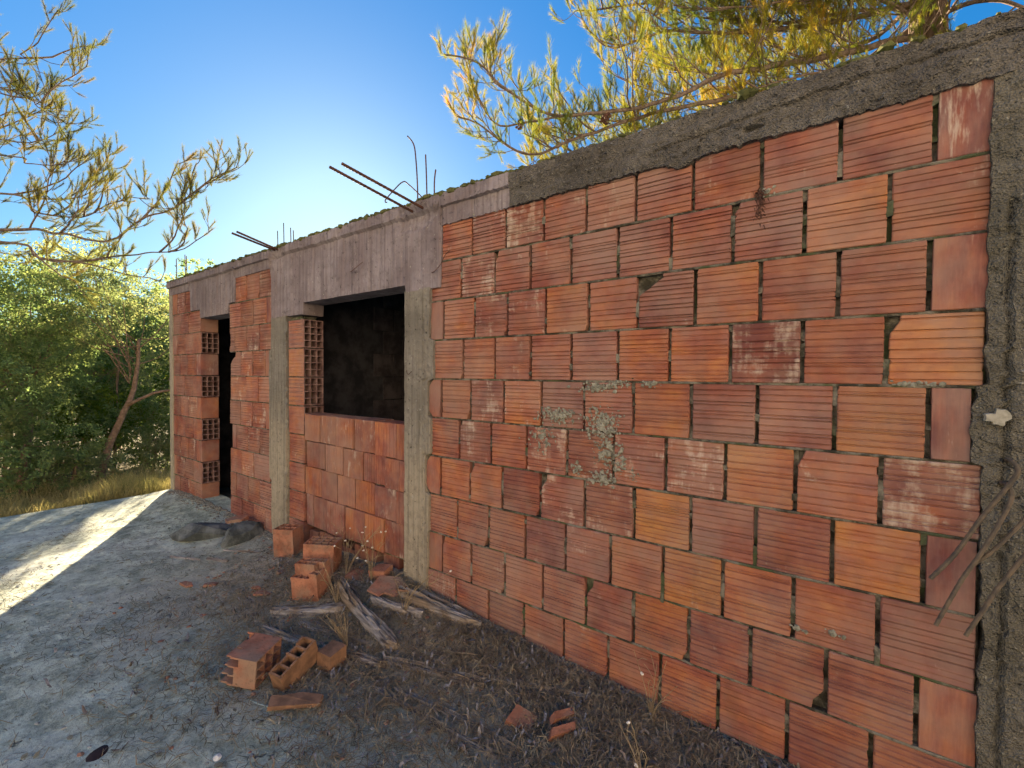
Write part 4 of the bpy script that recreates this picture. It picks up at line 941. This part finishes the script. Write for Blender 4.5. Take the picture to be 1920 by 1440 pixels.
for i, (x, y, h, w_, cs, per, mt, lab, c) in enumerate([
  (-11.2, 1.35, 1.5, .75, .42, 4600, M_LEAF, 'dark rounded bush filling the space right of the leaning trunk', 'bush'),
  (-12.3, .35, 1.9, .9, .5, 3600, M_LEAF3, 'leafy green bush seen through behind the leaning trunk', 'bush'),
  (-12.6, -1.0, 2.2, 1.0, .55, 3400, M_LEAF, 'tall dark bush behind the rounded dark tree', 'bush'),
  (-9.0, -1.75, .9, .65, .36, 5200, M_LEAF, 'low dark bush at the left edge close to the yard rim', 'bush'),
  (-9.9, -.55, .8, .5, .3, 5600, M_LEAF2, 'small olive bush at the foot of the leaning tree', 'bush'),
  (-14.5, 2.1, 1.7, 1.1, .6, 2400, M_LEAF3, 'yellow-green bush far behind the house corner', 'bush'),
  (-11.7, 1.55, 3.5, 1.05, .5, 3800, M_LEAF2, 'tall olive bush whose top reaches the height of the beam beside the house corner', 'bush'),
  (-12.2, .5, 3.3, 1.0, .5, 3800, M_LEAF, 'tall green bush filling the view above the leaning trunk', 'bush'),
  (-10.7, -1.6, 3.2, .9, .48, 4200, M_LEAF2, 'tall olive bush between the left edge tree and the rounded dark tree', 'bush'),
  (-8.9, -2.6, 1.5, .8, .4, 4200, M_LEAF, 'dark bush cut by the left edge of the picture', 'bush'),
  (-13.5, -3.2, 2.6, 1.2, .6, 2600, M_LEAF, 'tall bush behind the left edge tree', 'bush')]):
    tree('bush', g_(x, y), [[(0, 0, 0), (.05, .05, h * .4), (0, .1, h * .8)]], (0, 0, h * .55), (w_, w_, h * .5), 14, cs, per, .045 if x > -12 else .06, mt, lab, c, 40 + i, .035)
for i, (x, y, h, w_, lab) in enumerate([(-16.0, 3.1, 5.6, 1.1, 'dense tree added behind the house corner to shade the yard, second from the right of its row'), (-16.0, 4.93, 5.8, .40, 'slim dense tree added behind the house to narrow the sun streak on the yard, rightmost of its row'), (-16.6, 2.2, 5.0, 1.5, 'dense tree just left of the house corner line, behind the olive bushes'),  # the two behind the house are added to keep sun off the yard
   (-15.2, .6, 4.2, 1.3, 'dense dark tree behind the leaning trunk and the bushes'), ]):
    tree('forest_tree', g_(x, y), [[(0, 0, 0), (.05, .05, h * .4), (0, .1, h * .8)]], (0, 0, h * .52), (w_, w_, h * .46), 30 if w_ > .5 else 22, .62 if w_ > .5 else .4, 1900 if w_ > .5 else 4500, .09, M_LEAF, lab, 'tree', 60 + i, .1)
# forest round the rest of the clearing, kept low in number; it stands where the camera does not look
# grass along the rim of the yard
def grass(n, seed):
    r = np.random.default_rng(seed); x = np.array([slab_edge(0) - .03 - abs(v) for v in r.normal(0, 1.3, n)]); y = r.uniform(-4.5, 2.2, n)
    x = np.where(x > -7.55, x - .15, x)
    z = np.array([lowz(a, b) for a, b in zip(x, y)]); cl = np.array([noise.noise(Vector((a * 1.5, b * 1.5, 2))) for a, b in zip(x, y)])
    h = np.clip(.20 + .22 * cl, .07, .5) * r.uniform(.6, 1.4, n); a = r.uniform(0, 2 * pi, n); b = r.uniform(0, 2 * pi, n); bend = r.uniform(.1, .6, n) * h; w = r.uniform(.0025, .005, n)
    V = np.zeros((n, 5, 3)); sx, sy = np.cos(a) * w, np.sin(a) * w; bx, by = np.cos(b) * bend, np.sin(b) * bend
    V[:, 0] = np.stack([x - sx, y - sy, z], 1); V[:, 1] = np.stack([x + sx, y + sy, z], 1)
    V[:, 2] = np.stack([x + sx * .8 + bx * .35, y + sy * .8 + by * .35, z + h * .6], 1); V[:, 3] = np.stack([x - sx * .8 + bx * .35, y - sy * .8 + by * .35, z + h * .6], 1)
    V[:, 4] = np.stack([x + bx, y + by, z + h], 1)
    bs = (np.arange(n) * 5)[:, None]; T = np.concatenate([bs + [0, 1, 2], bs + [0, 2, 3], bs + [3, 2, 4]], 0)
    tag(link('dry_grass', fastmesh('dry_grass', V.reshape(-1, 3), T, M_GRASS)), 'straw-coloured grass along the far rim of the yard', 'grass', kind='stuff')
grass(26000, 3)

# pines with real needles
def pine(name, base, trunkpts, trunkr, branches, label, seed, mat, dens=1., twl=(.22, .55), tuft=46, nl=.075, nw=.0011, upb=.9, cones=(), sec=0):
    e = empty(name, base); tag(e, label, 'tree'); bo = Vector(base); r = random.Random(seed); R_ = np.random.default_rng(seed)
    n = len(resample(trunkpts, .3)); link('trunk', mesh('trunk', *tubes([([p - bo for p in resample(trunkpts, .3)], [trunkr * (1 - .55 * k / n) for k in range(n)])], 12), M_BARK, True), e)
    tw, tips = [], []
    if sec:
        more = []
        for (pts, r0, r1, dn) in branches:
            P = resample(pts, .06); n = len(P)
            for i in range(int(n * .15), int(n * .92)):
                if r.random() > sec * dn * .3: continue
                t = (P[i + 1] - P[i - 1]).normalized(); s_ = Vector((r.gauss(0, 1), r.gauss(0, 1), r.gauss(.5, .5))); d = (t * .8 + s_ * .5).normalized(); L = r.uniform(.4, 1.0) * (1.2 - .6 * i / n); p = P[i].copy(); q = [p.copy()]
                for k in range(5): d = (d + Vector((0, 0, .16)) + Vector((r.gauss(0, .15), r.gauss(0, .15), r.gauss(0, .1)))).normalized(); p = p + d * L / 5; q.append(p.copy())
                more.append((q, .009, .003, .75))
        branches = list(branches) + more
    for (pts, r0, r1, dn) in branches:
        P = resample(pts, .06); n = len(P); P = [p + Vector((noise.noise(p * 5), noise.noise(p * 5 + Vector((9, 0, 0))), noise.noise(p * 5 + Vector((0, 9, 0))))) * .02 for p in P]
        link('branch', mesh('branch', *tubes([([p - bo for p in P], [r0 + (r1 - r0) * k / n for k in range(n)])], 6), M_TWIG, True), e)
        for i in range(int(n * .12), n):
            u = i / n
            if r.random() > dn * dens * (.35 + .8 * u): continue
            t = (P[min(i + 1, n - 1)] - P[i - 1]).normalized(); sd_ = Vector((r.gauss(0, 1), r.gauss(0, 1), r.gauss(.15, .6))); sd_ -= t * sd_.dot(t); sd_.normalize()
            L = r.uniform(*twl) * (1.15 - .45 * u); d = (t * .7 + sd_ * .8).normalized(); p = P[i].copy(); line = [p.copy()]; ns = 5
            for k in range(ns):
                d = (d + Vector((0, 0, upb * .28)) + Vector((r.gauss(0, .12), r.gauss(0, .12), r.gauss(0, .08)))).normalized(); p = p + d * L / ns; line.append(p.copy())
            tw.append((line, [.0042, .0036, .003, .0026, .0022, .0016])); tips.append((line[-1], d, 1.))
            for k in range(1, ns):
                for _ in range(r.choice([0, 1, 1, 2])):
                    dd = (line[k + 1] - line[k]).normalized(); s2 = Vector((r.gauss(0, 1), r.gauss(0, 1), r.gauss(.3, .6))); dd = (dd * .8 + s2 * .45).normalized(); l2 = r.uniform(.06, .17); q = line[k]
                    m1 = q + dd * l2 * .5; dd2 = (dd + Vector((0, 0, .35))).normalized(); q2 = m1 + dd2 * l2 * .5; tw.append(([q, m1, q2], [.0022, .0018, .0013])); tips.append((q2, dd2, r.uniform(.6, 1.)))
        t = (P[-1] - P[-3]).normalized(); tips.append((P[-1], t, 1.))
    tag(link('twigs', mesh('twigs', *tubes([([Vector(q) - bo for q in l], rr) for l, rr in tw], 3), M_TWIG), e), kind='stuff')
    m_ = len(tips); C = np.array([tuple(t[0] - bo) for t in tips]); D = np.array([tuple(t[1]) for t in tips]); K = np.array([t[2] for t in tips])
    C = np.repeat(C, tuft, 0); D = np.repeat(D, tuft, 0); K = np.repeat(K, tuft); N = len(C)
    nd = R_.normal(size=(N, 3)); nd -= D * (nd * D).sum(1)[:, None]; nd /= np.linalg.norm(nd, axis=1)[:, None]; an = R_.uniform(.2, .7, N)
    dr = D * np.cos(an)[:, None] + nd * np.sin(an)[:, None]; root = C - D * (R_.uniform(-.01, .12, N) * K)[:, None]; Ln = (nl * K * R_.uniform(.65, 1.15, N))[:, None]
    sdv = np.cross(dr, R_.normal(size=(N, 3))); sdv /= np.linalg.norm(sdv, axis=1)[:, None]
    V = np.stack([root - sdv * nw, root + sdv * nw, root + dr * Ln - nd * Ln * .06], 1).reshape(-1, 3)
    tag(link('needles', fastmesh('needles', V, np.arange(N * 3).reshape(N, 3), mat), e), kind='stuff')
    for c in cones:
        v, f = lumps(14, lambda r: (c[0] + r.gauss(0, .012), c[1] + r.gauss(0, .012), c[2] + r.gauss(0, .02)), lambda r: .016, int(c[0] * 100) + 9); link('pine_cone', mesh('pine_cone', [Vector(q) - bo for q in v], f, M_RUST), e)
    print(name, 'tufts', m_)
    return e
R1 = [(.6, 3.96, 5.05), (-.16, 3.27, 4.74), (-.97, 2.54, 4.48), (-1.31, 2.16, 4.21), (-1.73, 1.72, 4.01), (-2.08, 1.34, 3.92), (-2.27, 1.07, 3.97), (-2.4, .92, 4.1), (-2.53, .77, 4.24), (-2.75, .61, 4.29)]
R2 = [(.6, 3.96, 4.85), (-.16, 3.51, 4.58), (-.84, 2.88, 4.41), (-1.5, 2.27, 4.18), (-2.0, 1.64, 3.84), (-2.27, 1.31, 3.61), (-2.45, 1.18, 3.66), (-2.65, .91, 3.83), (-2.8, .81, 3.91)]
R1b = [(-2.08, 1.34, 3.92), (-2.33, 1.15, 3.84), (-2.54, 1.0, 3.86), (-2.76, .97, 4.22), (-2.81, .94, 4.48)]
R3 = [(.59, 3.96, 5.37), (-.17, 3.39, 5.15), (-.83, 2.78, 4.96), (-1.42, 2.22, 4.88), (-1.79, 1.82, 4.66), (-1.95, 1.71, 4.8)]
R4 = [(.62, 4.0, 5.25), (.01, 4.14, 5.02), (-.68, 3.5, 4.71), (-1.24, 3.09, 4.45), (-1.8, 2.54, 4.08), (-2.29, 2.05, 3.85), (-2.59, 1.7, 3.71)]
R5 = [(.6, 4.0, 5.9), (-.46, 3.57, 5.95), (-1.37, 2.9, 5.72), (-1.87, 2.4, 5.46), (-2.27, 1.98, 5.32)]
R6 = [(.62, 4.0, 5.6), (.21, 4.93, 5.75), (-.52, 4.51, 5.55), (-1.16, 4.04, 5.41), (-1.79, 3.57, 5.41), (-2.18, 3.16, 5.47)]
R7 = [(.6, 3.96, 5.2), (.99, 3.88, 5.12), (1.33, 3.87, 4.87), (1.66, 3.99, 4.88)]
R8 = [(.6, 3.96, 4.9), (.2, 3.75, 4.75), (-.4, 3.5, 4.45), (-1.0, 3.1, 4.2), (-1.5, 2.7, 3.95), (-2.0, 2.2, 3.7)]
R10 = [(.6, 3.96, 4.8), (.3, 3.6, 4.75), (-.1, 3.2, 4.55), (-.5, 2.9, 4.45), (-.9, 2.6, 4.3)]
R11 = [(.6, 4.0, 5.1), (.2, 3.4, 5.2), (-.3, 2.9, 5.1), (-.8, 2.4, 4.95), (-1.2, 2.1, 4.9)]
R12 = [(.6, 4.0, 5.6), (.1, 3.3, 5.7), (-.5, 2.6, 5.5), (-1.1, 2.0, 5.3), (-1.6, 1.6, 5.2)]
R13 = [(.6, 3.96, 4.9), (.75, 3.5, 5.0), (.8, 3.0, 4.95), (.7, 2.6, 4.9)]
R9 = [(.6, 4.0, 5.3), (.0, 3.6, 5.3), (-.6, 3.1, 5.15), (-1.2, 2.5, 5.1), (-1.6, 2.1, 5.2)]
pine('pine_tree', (.75, 4.3, -.3), [(.75, 4.3, -.3), (.72, 4.2, 2.5), (.62, 4.0, 4.6), (.58, 3.95, 5.6), (.5, 4.0, 7.2)], .24,
     [(R1, .035, .006, .50), (R2, .032, .006, .50), (R1b, .01, .004, .6), (R3, .03, .006, .9), (R4, .03, .005, .8), (R5, .03, .006, .9), (R6, .03, .006, .8), (R7, .025, .006, .5), (R8, .02, .005, .7), (R9, .02, .005, .9), (R10, .02, .005, .9), (R11, .02, .005, .95), (R12, .02, .005, .95), (R13, .016, .004, .8)],
     'large pine with yellow-green needles reaching over the roof at the right', 21, M_NEEDLE, 1.2, tuft=78, nl=.082, nw=.0009, sec=1.35, cones=[(-1.8, 1.65, 3.93), (-1.74, 1.6, 3.9), (-2.33, 1.1, 3.80), (-1.3, 2.3, 5.1)])
Ls = [([(-7.0, -3.0, 2.5), (-6.33, -1.57, 2.93), (-5.75, -1.26, 2.87), (-5.26, -1.03, 2.78), (-5.1, -.91, 2.91), (-4.73, -.76, 3.02), (-4.56, -.63, 3.14), (-4.42, -.52, 3.28), (-4.34, -.46, 3.35)], .022, .004, .42),
 ([(-7.0, -3.0, 2.4), (-6.33, -1.57, 2.82), (-6.03, -1.35, 2.67), (-5.59, -1.16, 2.62), (-5.25, -.9, 2.68), (-5.01, -.73, 2.7), (-4.84, -.6, 2.74), (-4.62, -.43, 2.93)], .018, .003, .28),
 ([(-7.0, -3.0, 2.9), (-6.64, -1.53, 3.36), (-6.23, -1.36, 3.14), (-5.98, -1.18, 3.1), (-5.68, -1.08, 3.07), (-5.5, -.95, 3.2), (-5.11, -.79, 3.2)], .016, .003, .5),
 ([(-6.03, -1.35, 2.67), (-5.84, -1.09, 2.65), (-5.56, -.88, 2.57), (-5.25, -.66, 2.49)], .01, .003, .12),
 ([(-7.0, -3.0, 3.9), (-6.21, -1.56, 4.44), (-6.07, -1.46, 4.49), (-5.79, -1.38, 4.53), (-5.71, -1.31, 4.71), (-5.64, -1.26, 4.81)], .014, .003, .25),
 ([(-7.0, -3.0, 4.0), (-6.51, -1.54, 4.31), (-6.05, -1.33, 4.05), (-5.85, -1.19, 3.91)], .012, .003, .8),
 ([(-7.0, -3.0, 3.6), (-6.5, -1.54, 3.82), (-6.07, -1.35, 3.76), (-5.87, -1.2, 3.86)], .012, .003, .9),
 ([(-7.0, -3.0, 3.2), (-6.34, -1.56, 3.62), (-6.0, -1.43, 3.5), (-5.78, -1.27, 3.49), (-5.63, -1.15, 3.66)], .011, .003, .35),
 ([(-7.0, -3.0, 4.2), (-6.36, -1.55, 4.57), (-6.12, -1.37, 4.42), (-5.79, -1.14, 4.31)], .006, .002, .1)]
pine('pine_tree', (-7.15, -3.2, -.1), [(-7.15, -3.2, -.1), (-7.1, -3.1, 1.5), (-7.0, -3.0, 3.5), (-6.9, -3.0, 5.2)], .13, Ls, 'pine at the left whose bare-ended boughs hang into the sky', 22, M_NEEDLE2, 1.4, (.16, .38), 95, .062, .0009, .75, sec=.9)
